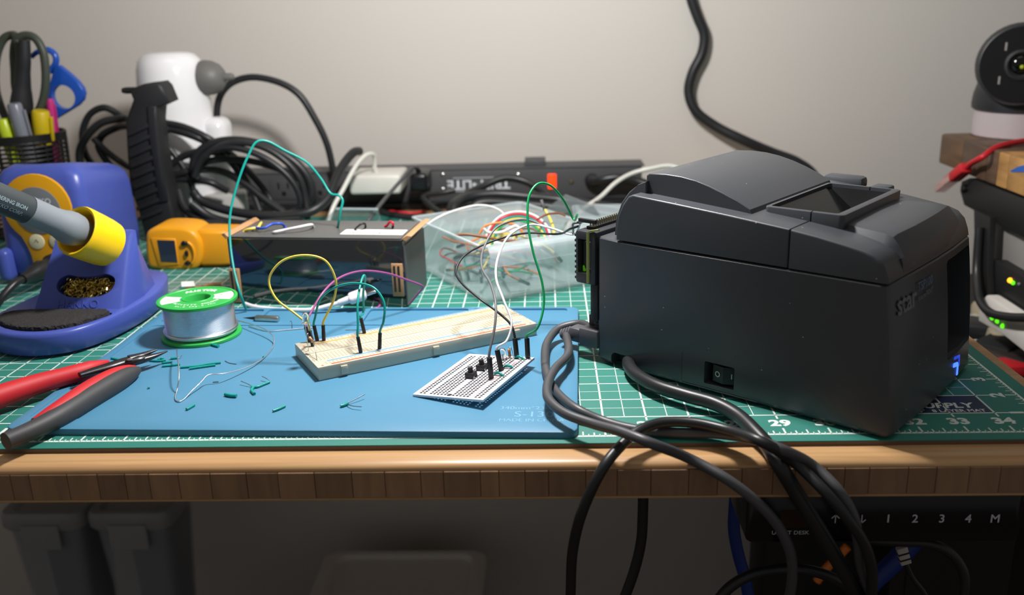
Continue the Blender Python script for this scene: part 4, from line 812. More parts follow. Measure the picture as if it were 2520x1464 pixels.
# tape measure style tool behind it and small bag in front
t = thing('black_pouch', 'black pouch with a yellow stripe lying behind the handheld meter', 'pouch', (-.33, .46, .0002))
def yprism(name, l, y0, y1, mat, par, cham=.002, top=True):
    lp = yo(l, y0); a = sum(lp[i][0] * lp[(i + 1) % len(lp)][1] - lp[(i + 1) % len(lp)][0] * lp[i][1] for i in range(len(lp)))
    if a < 0: lp = lp[::-1]
    bm = BM(); prism(bm, lp, -y1, -y0, SX, cham); return obj(name, bm, mat, par, 50, True)
M('stripe_yellow', '#c9c214', 0.5); M('cloth_black', '#1b1c1f', 0.75, bump=0.2)
bm = BM(); loft(bm, [[Z(405, 590, .0002), Z(600, 590, .0002), Z(600, 570, .0002), Z(420, 570, .0002)], [Z(440, 562, .035), Z(570, 560, .035), Z(545, 541, .035), Z(500, 540, .035)]]); obj('pouch_body', bm, 'cloth_black', t, 30, True)
bm = BM(); loft(bm, [[Z(425, 562, .0355), Z(456, 562, .0355), Z(500, 541, .0355), Z(478, 541, .0355)], [Z(425, 562, .037), Z(456, 562, .037), Z(500, 541, .037), Z(478, 541, .037)]]); obj('yellow_stripe', bm, 'stripe_yellow', t, 30, True)
M('bag_clear', '#d8d4c8', 0.15, alpha=0.22, bump=0.3, bscale=80, var=0); M('bag_fill', '#a8683c', 0.5)
t = thing('plastic_bag', 'small clear zip bag with a white label behind the solder reel', 'bag', Z(490, 715, .0002))
bm = BM(); rows_ = []
for v, h in ((742, .002), (728, .006), (712, .010), (698, .008), (684, .002)):
    rows_.append([Z(u, v - (u - 480) * .05, h * (1 - abs(u - 480) / 90) ** .6 + .0012 + .0012 * noise.noise(Vector((u * .05, v * .08, 0)))) for u in range(410, 556, 12)])
V = [[bm.verts.new(p) for p in r] for r in rows_]
for a, b in zip(V, V[1:]):
    for i in range(len(a) - 1): bm.faces.new((a[i], a[i + 1], b[i + 1], b[i]))
obj('film', bm, 'bag_clear', t, 60, True)
bm = BM(); q = [Z(447, 706, .0118), Z(480, 704, .0118), Z(477, 692, .0122), Z(446, 694, .0122)]; bm.faces.new([bm.verts.new(p) for p in q]); r_ = bmesh.ops.extrude_face_region(bm, geom=bm.faces[:]); bmesh.ops.translate(bm, vec=(0, 0, .0003), verts=[v for v in r_['geom'] if isinstance(v, bmesh.types.BMVert)]); obj('label', bm, 'label_white', t, 0, True)
for k in range(6):
    bm = BM(); c = Z(470 + k * 12, 712 - k * 2, .0035); box(bm, (0, 0, 0), (.010, .006, .004), TR(c) @ rotz(k * 1.3), bev=.001); obj('small_part', bm, 'bag_fill', t, 30, True)
# ================================================================ pencil cup and what stands in it
M('mesh_black', '#121213', 0.45); CU = Vector((-.601, .553, .0002)); RC = .0475; HC = .1155
pc_ = thing('pencil_cup', 'black metal mesh pencil cup behind the soldering station', 'pencil cup', CU)
bm = BM(); lathe(bm, [(0, 0), (RC * .93, 0), (RC * .93, .003), (0, .003)], 32, cap0=False, cap1=False); obj('base', bm, 'mesh_black', pc_)
bm = BM(); lathe(bm, [(RC - .001, HC - .010), (RC + .0006, HC - .010), (RC + .0012, HC - .001), (RC, HC), (RC - .0015, HC - .001)], 40, cap0=False, cap1=False); obj('rim', bm, 'mesh_black', pc_)
bm = BM()
for k in range(22): tube(bm, [(x, y, .004 + k * .0049) for x, y in circ(0, 0, RC * (.93 + .07 * k / 22), 36)], .0013, 5, True)
for k in range(24):
    a = k * math.pi / 12; tube(bm, [(RC * .93 * math.cos(a), RC * .93 * math.sin(a), .002), (RC * math.cos(a), RC * math.sin(a), HC - .008)], .0011, 5)
o = obj('mesh_wall', bm, 'mesh_black', pc_, 60); o['kind'] = 'stuff'
M('olive_grip', '#3f463c', 0.45); M('blue_tool', '#1d4fae', 0.28); M('lime', '#b9cc2a', 0.3); M('cap_grey', '#7a7f88', 0.25); M('marker_yellow', '#c9b012', 0.45); M('pink_pen', '#c2347c', 0.35); M('tool_black', '#222326', 0.45)
yc = .552
t = thing('scissors', 'scissors with dark olive loop handles standing in the pencil cup', 'scissors', (CU.x + .005, yc, .004))
for l in ([(60, 320), (75, 300), (100, 262), (111, 220), (112, 170), (104, 122), (85, 93), (62, 87), (42, 96), (34, 130), (36, 175), (38, 215), (48, 250)], [(40, 330), (20, 300), (2, 262), (-10, 220), (-12, 170), (-4, 122), (12, 93), (32, 86), (42, 96), (48, 140), (46, 180), (44, 215)]):
    bm = BM(); tube(bm, spline([Y(u, v, yc + (.004 if u < 40 else -.004)) for u, v in l], 6), .0045, 12); obj('handle_loop', bm, 'olive_grip', t, 60, True)
bm = BM(); tube(bm, [Y(52, 300, yc), Vector((CU.x - .004, yc, .05)), Vector((CU.x - .006, yc, .006))], .006, 10, flat=(1, .3)); obj('blade', bm, 'steel', t, 60, True)
t = thing('hand_tool', 'slim black handled tool standing between the scissor handles', 'hand tool', (CU.x, .545, .004))
bm = BM(); tube(bm, spline([Y(60, 98, .538), Y(61, 150, .538), Y(58, 190, .539), Y(54, 230, .540), Y(54, 300, .541), Vector((CU.x + .004, .545, .06)), Vector((CU.x + .004, .547, .008))], 5), [.0060, .0064, .0068, .0090, .0125, .012, .009, .007], 14, flat=(1, .7)); obj('handle', bm, 'tool_black', t, 60, True)
t = thing('blue_hook_tool', 'flat blue plastic tool with round hole and hook in the pencil cup', 'tool', (CU.x + .03, .566, .01))
lp = yo([(137, 163), (147, 160), (170, 178), (192, 198), (206, 216), (210, 230), (206, 246), (194, 259), (165, 277), (138, 293), (118, 330), (104, 325), (112, 270), (120, 230), (130, 190)], .566)
lp = lp[::-1] if sum(lp[i][0] * lp[(i + 1) % len(lp)][1] - lp[(i + 1) % len(lp)][0] * lp[i][1] for i in range(len(lp))) < 0 else lp
hc = Y(160, 238, .566); bm = BM(); plate(bm, lp, -.570, -.562, [(circ(hc.x, hc.z, .0132, 28), None)], .0012, SX); obj('plate', bm, 'blue_tool', t, 50, True)
bm = BM(); tube(bm, spline([Y(u, v, .566) for u, v in ((78, 139), (92, 128), (116, 122), (134, 133), (138, 152), (122, 178))], 6), .0036, 12, flat=(1, .6)); obj('hook', bm, 'blue_tool', t, 60, True)
bm = BM(); tube(bm, [Y(112, 300, .566), Vector((CU.x + .028, .566, .012))], .006, 10, flat=(1, .5)); obj('shank', bm, 'blue_tool', t, 60, True)
def pen(name, a, b, r, mat, capmat, label, cat='pen', capf=.3):
    t = thing(name, label, cat, b); d = (a - b); L = d.length; f_ = frame(b, d)
    bm = BM(); lathe(bm, [(r * .8, 0), (r, .004), (r, L * (1 - capf))], 20, f_); obj('barrel', bm, mat, t, 40, True)
    bm = BM(); lathe(bm, [(r * 1.08, L * (1 - capf)), (r * 1.12, L * (1 - capf * .5)), (r * 1.08, L * .985), (r * .9, L)], 20, f_); cp = obj('cap', bm, capmat, t, 40, True)
    bm = BM(); box(bm, (r * 1.35, 0, L * (1 - capf * .5)), (r * .25, r * .5, L * capf * .7), f_, bev=.0003); obj('clip', bm, capmat, cp, 40, True)
pen('highlighter', Y(6, 292, .522), Vector((CU.x + .012, .53, .006)), .0066, 'lime', 'lime', 'lime green highlighter leaning at the cup front')
pen('pen', Y(34, 254, .520), Vector((CU.x + .024, .535, .006)), .0070, 'cap_grey', 'cap_grey', 'grey capped pen leaning beside the lime highlighter', capf=.35)
pen('marker', Y(99, 272, .535), Vector((CU.x + .018, .55, .006)), .0086, 'tool_black', 'marker_yellow', 'marker with blunt yellow cap in the pencil cup', capf=.28)
pen('pen', Y(122, 243, .556), Vector((CU.x + .026, .57, .006)), .0040, 'pink_pen', 'pink_pen', 'thin pink pen next to the blue tool')
# ================================================================ white lamp joint, ribbed handle
wd_ = Y(420, 525, .60); wx, wy = -.4370, .600
M('white_gloss', '#e8e8ea', 0.15, coat=0.5, var=0.01); M('knob_grey', '#6a6966', 0.5)
t = thing('white_appliance', 'glossy white rounded plastic device with a grey side knob by the wall', 'appliance', (wx, wy, .0002))
bm = BM(); lathe(bm, [(.046, 0), (.0465, .05), (.0435, .095), (.0425, .108), (.0415, .110), (.0405, .135), (.0392, .160), (.0375, .178), (.0345, .188), (.0285, .1945), (.020, .197), (0, .1975)], 48); obj('body', bm, 'white_gloss', t, 40)
bm = BM(); box(bm, (.046, .002, .062), (.028, .04, .121), bev=.012, seg=4); obj('side_block', bm, 'white_gloss', t, 40)
km2 = frame(Vector((.037, 0, .167)), (1, -.05, .02)); bm = BM(); lathe(bm, [(.0195, 0), (.0200, .004), (.0190, .012), (.0150, .020), (.0095, .0245), (.0045, .0255), (.0042, .034), (.0030, .0365), (0, .037)], 28, km2); obj('knob', bm, 'knob_grey', t, 40)
M('grip_dark', '#1f2022', 0.55, bump=0.05); t = thing('ribbed_handle', 'black ribbed plastic tool handle standing upright before the white device', 'tool handle', (-.43, .50, .0002))
ho = [(315, 221), (350, 207), (388, 202), (399, 213), (415, 251), (385, 265), (383, 296), (388, 335), (402, 430), (420, 500), (432, 545), (425, 600), (360, 602), (340, 525), (317, 460), (311, 388), (306, 300), (325, 246)]
face_prism('handle_body', ho, .492, .520, 'grip_dark', t, .004, y=.492)
face_prism('smooth_edge', [(362, 262), (382, 262), (382, 300), (386, 335), (399, 430), (412, 495), (392, 500), (380, 430), (366, 335)], .4895, .4935, 'tool_black', t, .001, y=.4895)
for k in range(9):
    v0 = 318 + k * 26; u0 = 312 + k * 3.2; face_prism('rib', [(u0, v0 + 10), (u0 + 52 + k, v0 - 14), (u0 + 53 + k, v0 - 4), (u0 + 1, v0 + 20)], .4895, .4935, 'tool_black', t, .0008, y=.4895)
bm = BM(); lathe(bm, [(.0035, 0), (.0035, .012), (.0026, .016)], 14, frame(Y(338, 222, .498), (-1, 0, 0))); obj('screw', bm, 'dark_steel', t, 40, True)
# ================================================================ power strip along the back of the desk
M('strip_grey', '#48494c', 0.5, var=0.05, bump=0.04); M('strip_print', '#ced3da', 0.5); M('red_glow', '#ff3a10', 0.3, emit=1.6); M('outlet_dark', '#0c0c0d', 0.5)
ps = thing('power_strip', 'long dark grey power strip with red lit switch along the wall', 'power strip', (-.2, .682, -.003))
PY = .662
bm = BM(); box(bm, (-.195, .682, .0238), (.616, .040, .0406), bev=.0015); obj('housing', bm, 'strip_grey', ps, 30, True)
bm = BM(); box(bm, (-.195, .683, .0448), (.622, .044, .0016), bev=.0005); obj('top_flange', bm, 'strip_grey', ps, 30, True)
bm = BM(); box(bm, (-.195, .679, .0012), (.622, .060, .0084), bev=.001); obj('base_rail', bm, 'rubber_black', ps, 30, True)
bm = BM(); box(bm, (-.0195, .683, .0490), (.026, .030, .0080), bev=.0008); obj('mounting_tab', bm, 'strip_grey', ps, 30, True)
for u, v in ((1090, 430), (1275, 430), (1090, 466)):
    bm = BM(); lathe(bm, [(.0026, 0), (.0026, .001), (.0016, .0017), (0, .0018)], 14, frame(Y(u, v, PY), (0, -1, 0))); obj('screw', bm, 'steel', ps, 40, True)
a, b = Y(1348, 428, PY), Y(1369, 464, PY); bm = BM(); box(bm, (a + b) / 2, (abs(b.x - a.x), .004, abs(b.z - a.z)), bev=.0008); obj('lit_switch', bm, 'red_glow', ps, 30, True, label='glowing orange-red rocker switch')
bm = BM(); box(bm, (a + b) / 2 + Vector((0, .0012, 0)), (abs(b.x - a.x) + .004, .002, abs(b.z - a.z) + .004)); obj('switch_frame', bm, 'outlet_dark', ps, 30, True)
bm = BM(); lathe(bm, [(.0032, 0), (.0032, .001), (.0022, .0025), (0, .0027)], 16, frame(Y(1406, 446, PY), (0, -1, 0))); obj('breaker_button', bm, 'pin_gold', ps, 40, True)
tm = Matrix(((-1, 0, 0, 0), (0, 0, -1, 0), (0, -1, 0, 0), (0, 0, 0, 1))); tm.translation = Y(1178, 453, PY - .0003)
obj('printed_name', text_bm('TRIPP\u2022LITE', .0165, bold=.0005, mx=tm, sx=1.02), 'strip_print', ps, 0, True, label='silver lettering printed upside down')
for dz in (-.0085, .0082):
    bm = BM(); c = Y(1178, 453, PY - .0003); box(bm, (c.x, c.y, c.z + dz), (.064, .0002, .0007)); obj('printed_bar', bm, 'strip_print', ps, 0, True)
for k in range(5):
    x = -.475 + k * .046; bm = BM(); box(bm, (x, PY - .0004, .025), (.034, .0016, .027), bev=.0006); ou = obj('outlet', bm, 'strip_grey', ps, 30, True)
    for dx, dz, sx_, sz_ in ((-.006, .004, .002, .008), (.006, .004, .002, .007), (0, -.006, .005, .005)): bm = BM(); box(bm, (x + dx, PY - .0014, .025 + dz), (sx_, .0008, sz_)); obj('slot', bm, 'outlet_dark', ou, 0, True)
# ---------------------------------------------------------------- things plugged into it
M('charger_white', '#d9d7cf', 0.3)
def ybox(u0, v0, u1, v1, yf, yb): 
    a, b = Y(u0, v0, yf), Y(u1, v1, yf); return Vector(((a.x + b.x) / 2, (yf + yb) / 2, (a.z + b.z) / 2)), (abs(b.x - a.x), abs(yb - yf), abs(b.z - a.z))
t = thing('white_charger', 'white charger block with white cable plugged into the power strip', 'charger', (-.21, .63, .005))
c, s_ = ybox(857, 433, 988, 478, .598, .6605); bm = BM(); box(bm, c, s_, bev=.004, seg=3); obj('charger_body', bm, 'charger_white', t, 40, True)
pc2 = Y(925, 412, .62); pc2.z = c.z + s_[2] / 2
bm = BM(); strain(bm, pc2, (-.2, -.3, 1), .0034, .0026, .009, 3); obj('strain_relief', bm, 'charger_white', t, 40, True)
bm = BM(); tube(bm, spline([pc2 + Vector((-.001, -.002, .007)), Y(921, 382, .612), Y(905, 380, .600), Y(885, 396, .585), Y(866, 425, .570), Y(845, 465, .555), Y(820, 510, .54), Y(808, 545, .53)], 6), .0026, 10); obj('cord', bm, 'charger_white', t, 60, True)
t = thing('black_adapter', 'small glossy black adapter plugged into the power strip', 'adapter', (-.16, .63, .01))
c, s_ = ybox(1006, 428, 1053, 474, .612, .6605); bm = BM(); box(bm, c, s_, bev=.005, seg=3); obj('adapter_body', bm, 'button_black', t, 40, True)
q0 = Vector((c.x, .622, c.z + s_[2] / 2)); bm = BM(); strain(bm, q0, (-.3, -.4, 1), .0035, .0022, .007, 3); obj('strain_relief', bm, 'button_black', t, 40, True)
bm = BM(); tube(bm, spline([q0 + Vector((-.002, -.002, .005)), Y(1016, 412, .600), Y(992, 438, .575), Y(962, 472, .53), Y(935, 505, .49), Y(905, 545, .45), Z(880, 575, .003)], 6), .0021, 8); obj('cord', bm, 'grey_cable', t, 60, True)
t = thing('angled_plug', 'black angled plug at the right end of the power strip', 'plug', Y(1460, 460, .655))
q0 = Y(1455, 443, .6605); bm = BM(); lathe(bm, [(.0085, 0), (.0088, .006), (.0070, .012), (.0060, .014)], 20, frame(q0, (.2, -1, 0))); obj('plug_body', bm, 'rubber_black', t, 40, True)
bm = BM(); tube(bm, spline([q0 + Vector((.002, -.012, 0)), Y(1480, 443, .642), Y(1520, 437, .640), Y(1570, 447, .640), Y(1620, 470, .63), Y(1680, 510, .60), Z(1740, 545, .0065), Z(1800, 560, .0065)], 6), .0062, 12); obj('cord', bm, 'rubber_black', t, 60, True)
wire('pale_cable', [Vector((.215, .50, .003)), Vector((.205, .54, .004)), Vector((.19, .575, .02)), Y(1660, 410, .60), Y(1600, 415, .60), Y(1555, 427, .60), Y(1515, 450, .59), Y(1480, 483, .58), Y(1445, 508, .56), Y(1420, 530, .55), Z(1395, 560, .003)], .0026, 'charger_white', 'pale grey cable dropping past the end of the power strip', 'cable')
def bcable(pts, r, label, name='black_cable', mat='black_cable', group=None): return wire(name, [Y(u, v, .540 if (322 < u < 530 and 250 < v < 500 and y > .54) else y) for u, v, y in pts], r, mat, label, 'cable', group, n=10, k=6)
bcable([(1108, 520, .55), (1112, 503, .56), (1140, 483, .58), (1185, 460, .60), (1242, 438, .61), (1292, 446, .61), (1330, 468, .60), (1360, 500, .58), (1375, 530, .56)], .0045, 'thick black cable arching in front of the power strip lettering')
bcable([(1115, 530, .54), (1120, 505, .55), (1150, 486, .57), (1220, 478, .58), (1300, 484, .58), (1380, 492, .58), (1460, 505, .57), (1560, 520, .56), (1640, 540, .55)], .0058, 'thick black cable lying low behind the clear plastic bin')
bcable([(1150, 520, .56), (1180, 500, .565), (1260, 500, .57), (1350, 508, .57), (1450, 520, .56), (1560, 540, .55)], .0052, 'second thick black cable lying under the others behind the clear bin')
bcable([(1120, 468, .63), (1085, 475, .625), (1050, 480, .615), (1041, 486, .61), (1056, 503, .60), (1078, 520, .585), (1100, 530, .57)], .0036, 'flat black cable bent sharply below the black adapter')
bcable([(930, 518, .62), (960, 528, .60), (1010, 536, .58), (1050, 540, .57)], .0042, 'black cable end on the bare wood behind the black box')
wire('red_cable', [Z(948, 522, .000), Z(965, 520, .002), Z(990, 523, .002), Z(1020, 524, .001), Z(1045, 520, .000)], .0016, 'red_wire', 'thin red cable on the bare wood strip behind the black box', 'cable')
# ---------------------------------------------------------------- tangle of black cables left of the strip
bcable([(345, 420, .60), (330, 310, .60), (295, 283, .60), (258, 265, .60), (226, 277, .60), (208, 306, .60), (203, 345, .60), (214, 385, .60), (245, 420, .60), (300, 450, .59), (360, 470, .58)], .0040, 'black cable loop standing highest at the left of the tangle')
bcable([(420, 320, .585), (360, 297, .585), (300, 292, .585), (250, 302, .585), (214, 335, .585), (196, 375, .585), (203, 415, .585), (240, 450, .58), (310, 470, .57), (380, 480, .56)], .0046, 'widest black cable loop at the left of the tangle')
bcable([(330, 470, .57), (290, 430, .575), (262, 395, .575), (243, 360, .575), (250, 335, .575), (285, 315, .575), (340, 310, .575), (420, 318, .575), (500, 345, .575), (560, 390, .575), (600, 440, .57)], .0042, 'black cable running right from the small left loop past the ribbed handle')
bcable([(230, 340, .565), (262, 372, .565), (300, 400, .565), (350, 425, .56), (400, 440, .555), (470, 442, .55), (520, 450, .55), (560, 470, .55)], .0038, 'black cable crossing low behind the ribbed handle')
bcable([(385, 300, .565), (450, 312, .565), (520, 345, .565), (575, 385, .565), (620, 430, .56), (660, 480, .56), (680, 530, .55)], .0040, 'black cable sloping down right of the ribbed handle')
bcable([(400, 345, .56), (425, 375, .56), (450, 410, .56), (470, 450, .555), (480, 495, .55), (470, 540, .54)], .0036, 'short black cable hanging steeply beside the ribbed handle')
bcable([(405, 420, .57), (450, 385, .57), (500, 372, .57), (550, 385, .57), (590, 420, .565), (620, 470, .56), (640, 520, .55)], .0042, 'black cable humped behind the round coil')
bcable([(405, 440, .56), (470, 420, .56), (540, 420, .56), (600, 450, .56), (650, 490, .555), (700, 525, .55)], .0045, 'black cable in the middle of the tangle')
bcable([(548, 420, .648), (546, 350, .648), (535, 300, .648), (535, 262, .648), (545, 230, .648), (570, 204, .648), (620, 190, .648), (690, 204, .648), (735, 232, .648), (775, 292, .648), (803, 350, .648), (818, 410, .648), (826, 475, .648), (820, 520, .64)], .0042, 'tall black cable hoop rising above the tangle against the wall')
def coil(cx, cy, rx, ry, rot, y, a0, a1, n=18):
    out = []
    for k in range(n + 1):
        a = math.radians(a0 + (a1 - a0) * k / n); x, z = rx * math.cos(a), ry * math.sin(a); c_, s2 = math.cos(math.radians(rot)), math.sin(math.radians(rot)); out.append((cx + x * c_ - z * s2, cy + x * s2 + z * c_, y))
    return out
bcable(coil(622, 440, 150, 86, 18, .535, 150, 415), .0052, 'outer turn of the round black cable coil')
bcable(coil(628, 462, 155, 62, 14, .545, 170, 400), .0040, 'flatter inner turn of the round black cable coil')
bcable(coil(620, 452, 132, 70, 30, .525, 180, 430), .0038, 'steep inner turn of the round black cable coil')
bcable([(478, 435, .525), (488, 405, .525), (520, 372, .525), (575, 352, .525), (640, 360, .525), (700, 395, .525), (738, 440, .525), (752, 490, .525), (757, 540, .52)], .0036, 'thin black cable arching over the round coil')
bcable([(475, 470, .52), (490, 490, .52), (540, 512, .515), (620, 528, .51), (700, 532, .51), (765, 520, .515), (805, 490, .53), (825, 445, .55), (845, 405, .57), (872, 374, .59), (885, 372, .60)], .0052, 'thick black cable sweeping under the coil and up beside the white charger')
bcable([(470, 500, .50), (520, 535, .50), (600, 552, .495), (680, 548, .49), (740, 545, .48)], .0050, 'black cable lying in front of the coil near the meter')
bcable([(440, 470, .52), (455, 510, .51), (500, 545, .50), (560, 565, .49), (600, 575, .48)], .0050, 'black cable running down behind the handheld meter')
M('pale_item', '#b9b7b2', 0.5); t = BM(); box(t, (0, 0, .02), (.05, .03, .04), TR(Y(545, 500, .57).x, .585, -.003) @ rotz(.3), bev=.004); tag(obj('small_carton', t, 'pale_item', None, 40), 'pale grey carton half hidden inside the cable tangle', 'box')
# ================================================================ black gift box used as holder
M('box_black', '#101316', 0.10, var=0.1, vscale=20, bump=0.015, bscale=30, coat=1.0, spec=1.0); M('box_top', '#565655', 0.35, var=0.1, vscale=25, bump=0.2, bscale=25); M('cardboard', '#b98d63', 0.8); M('cardboard_dark', '#2c2a28', 0.9)
bx0, bx1 = Vector((-.2735, .262, 0)), Vector((-.1230, .2435, 0)); ex = (bx1 - bx0).normalized(); ey = Vector((-ex.y, ex.x, 0)); BLX = (bx1 - bx0).length; BDY, BHZ = .066, .0570
BXM = Matrix((ex, ey, Vector((0, 0, 1)))).transposed().to_4x4(); BXM.translation = bx0 + Vector((0, 0, .0002))
kb = thing('black_box', 'glossy black cardboard box with a barcode label and wires through its lid', 'box', BXM)
bm = BM(); box(bm, (BLX / 2, BDY / 2, BHZ / 2), (BLX, BDY, BHZ), bev=.0012); obj('carton', bm, 'box_black', kb, 30)
bm = BM(); box(bm, (BLX / 2, BDY / 2 + .0005, BHZ + .0005), (BLX - .004, BDY - .003, .0012), bev=.0004); obj('lid_panel', bm, 'box_top', kb, 30)
fl = [(0, BHZ + .001), (.0045, BHZ + .0035), (.0085, BHZ + .0030), (.0035, BHZ - .0010)]
bm = BM(); loft(bm, [[(BLX + a - .001, y, z) for a, z in fl] for y in (.001, .020, .045, BDY - .001)]); obj('end_flap', bm, 'cardboard', kb, 40)
bm = BM(); loft(bm, [[(-a * .7 + .0012, y, z) for a, z in fl] for y in (.001, .020, .045, BDY - .001)]); bmesh.ops.recalc_face_normals(bm, faces=bm.faces); obj('end_flap', bm, 'cardboard', kb, 40)
bm = BM(); box(bm, (BLX + .0006, BDY / 2, BHZ / 2 - .002), (.0012, BDY - .002, BHZ - .006)); obj('end_panel', bm, 'box_top', kb, 0)
for x, z0_, hh in ((BLX - .006, .0235, .028), (.0035, .016, .030)):
    bm = BM(); box(bm, (x, -.0003, z0_), (.0095, .0012, hh), bev=.0004); sl2 = obj('slot_edge', bm, 'cardboard', kb, 30)
    for dx in (-.0022, .0014):
        bm = BM(); box(bm, (x + dx, -.0010, z0_ + .001), (.0018, .0006, hh - .006)); obj('slot', bm, 'cardboard_dark', sl2, 0)
zl2 = BHZ + .00115
bm = BM(); prism(bm, rrect(.094, .148, .013, .031, .0015), zl2, zl2 + .00015); lb2 = obj('label', bm, 'label_white', kb, 0)
bm = BM(); rq = random.Random(4); x = .101
while x < .140: w_ = rq.uniform(.0003, .0012); sq(bm, x, .0185, w_, zl2 + .0002, .0045); x += w_ + rq.uniform(.0004, .0016)
obj('barcode', bm, 'tool_black', lb2, 0)
bm = text_bm('FBA', .0040, bold=.0002, mx=TR(.101, .0268, zl2 + .0002)) if False else BM(); sq(bm, .101, .0268, .007, zl2 + .0002, .0012); sq(bm, .136, .0285, .018, zl2 + .0002, .0008); obj('printed_lines', bm, 'ink_grey', lb2, 0)
def bt(u, v, h): return Z(u, v, BHZ + .001 + h)
for l, r, mt, lab in (([(600, 571, 0), (602, 568, .001), (618, 563, .003), (634, 560, .003), (640, 552, .004), (643, 548, .001)], .0013, 'yellow_wire', 'yellow wire stub poking through the lid of the black box'),
    ([(612, 562, 0), (625, 560, .003), (650, 561, .004), (668, 552, .006), (690, 550, .006), (701, 558, .001), (703, 562, 0)], .0011, 'blue_wire', 'wavy blue wire stub on the lid of the black box'),
    ([(671, 573, 0), (676, 571, .002), (700, 566, .003), (735, 559, .005), (765, 553, .005), (770, 556, .002), (772, 560, 0)], .0012, 'white_wire', 'white wire stub lying along the lid of the black box'),
    ([(873, 565, 0), (876, 562, .002), (888, 552, .006), (896, 550, .006), (900, 558, 0)], .0009, 'black_wire', 'thin black wire loop above the barcode label'),
    ([(947, 557, .001), (952, 555, .002), (960, 546, .006), (966, 548, .006), (967, 557, 0)], .0011, 'red_wire', 'red wire loop at the right end of the black box lid')):
    wire('wire_stub', [bt(*p) for p in l], r, mt, lab, 'wire', 'wire stubs on the black box', k=5)
wire('teal_hookup_wire', [bt(831, 558, -.002), bt(832, 556, .002), Y(838, 520, .285), Y(843, 492, .288), Y(834, 481, .290), Y(815, 477, .292), Y(790, 440, .296), Y(755, 400, .296), Y(700, 370, .292), Y(655, 347, .288), Y(632, 349, .285), Y(610, 385, .280), Y(585, 450, .272), Y(566, 530, .262), Y(566, 590, .252), Y(575, 660, .238), Y(592, 725, .225), Z(606, 762, ZB + .0008)], .00105, 'teal_wire', 'tall teal wire looping from the black box lid down to the blue mat', 'wire', n=8)
# usb-c cable in front of the box
M('cable_white', '#e4e2e4', 0.35)
t = thing('usb_c_cable', 'white charging cable with a metal tipped plug before the black box', 'cable', Z(700, 765, 0))
wire('cord', [Z(604, 748, .0019), Z(622, 754, .0019), Z(660, 760, .0022), Z(720, 763, .0030), Z(770, 762, .0055), Z(810, 752, .0085), Z(836, 745, .0105)], .0019, 'cable_white', None, None, parent=t, n=10)
u0, u1 = Z(832, 746, .0102), Z(926, 712, .0190); ud = (u1 - u0).normalized(); uL = (u1 - u0).length; ufm = frame(u0, ud, (0, 0, 1))
bm = BM(); lathe(bm, [(.0021, 0), (.0026, .001), (.0030, uL * .26), (.0031, uL * .28)], 16, ufm); obj('collar', bm, 'cable_white', t, 40, True)
bm = BM(); box(bm, (0, 0, uL * .50), (.0072, .0120, uL * .46), ufm @ rotz(.2), bev=.0028, seg=3); obj('plug_body', bm, 'cable_white', t, 50, True)
bm = BM(); box(bm, (0, 0, uL * .85), (.0028, .0084, uL * .28), ufm @ rotz(.2), bev=.0012, seg=3); obj('metal_tip', bm, 'steel', t, 50, True)
wire('purple_wire_end', [Z(905, 762, .001), Z(915, 760, .001), Z(930, 757, .0012), Z(936, 748, .0015)], .0010, 'purple_wire', 'short purple wire end lying below the white plug', 'wire')
# ================================================================ clear bin with jumper wires
M('clear_plastic', '#d3dde0', 0.18, alpha=0.34, var=0.01, spec=0.6); M('clear_rim', '#dbe6ea', 0.2, alpha=0.3, var=0)
na = Vector((.852, .523, 0)); nb = Vector((-na.y, na.x, 0)); CBM = Matrix((na, nb, Vector((0, 0, 1)))).transposed().to_4x4(); CBM.translation = Vector((-.0585, .2425, .0002))
cbx = thing('clear_bin', 'clear plastic bin full of jumper wires behind the breadboard', 'bin', CBM)
CW, CD, CH = .118, .142, .0500
def ring(i, z, r=.006): return [(x, y, z) for x, y in rrect(i, CW - i, i, CD - i, r, 4)]
bm = BM(); loft(bm, [ring(.006, 0), ring(.0055, .001), ring(0, CH), ring(.0016, CH), ring(.0072, .002)]); obj('shell', bm, 'clear_plastic', cbx, 40)
bm = BM(); R = [[(x, y, CH - .0006) for x, y in rrect(-.0012, CW + .0012, -.0012, CD + .0012, .006, 4)], [(x, y, CH + .0006) for x, y in rrect(-.0012, CW + .0012, -.0012, CD + .0012, .006, 4)], ring(.0016, CH + .0006), ring(.0016, CH - .0006)]
loft(bm, R, closed=True); obj('rim', bm, 'clear_rim', cbx, 40)
pf_ = [(0, CH), (-.004, CH - .0005), (-.0075, CH - .0035), (-.0085, CH - .008), (-.0085, CH - .016), (-.0076, CH - .016), (-.0074, CH - .008), (-.0066, CH - .0045), (0, CH - .0015)]
bm = BM(); loft(bm, [[(x, y * (.6 if e else 1), z) for y, z in pf_] for x, e in ((.004, 1), (.010, 0), (CW - .010, 0), (CW - .004, 1))]); bmesh.ops.recalc_face_normals(bm, faces=bm.faces); obj('front_lip', bm, 'clear_rim', cbx, 40)
def cb(x, y, z): return CBM @ Vector((x, y, z))
wc = [('red', 'red_wire'), ('orange', 'orange_wire'), ('yellow', 'yellow_wire'), ('green', 'green_wire'), ('teal', 'teal_wire'), ('blue', 'blue_wire'), ('purple', 'purple_wire'), ('grey', 'grey_wire'), ('white', 'white_wire'), ('black', 'black_wire'), ('brown', 'brown_wire')]
rw = random.Random(11)
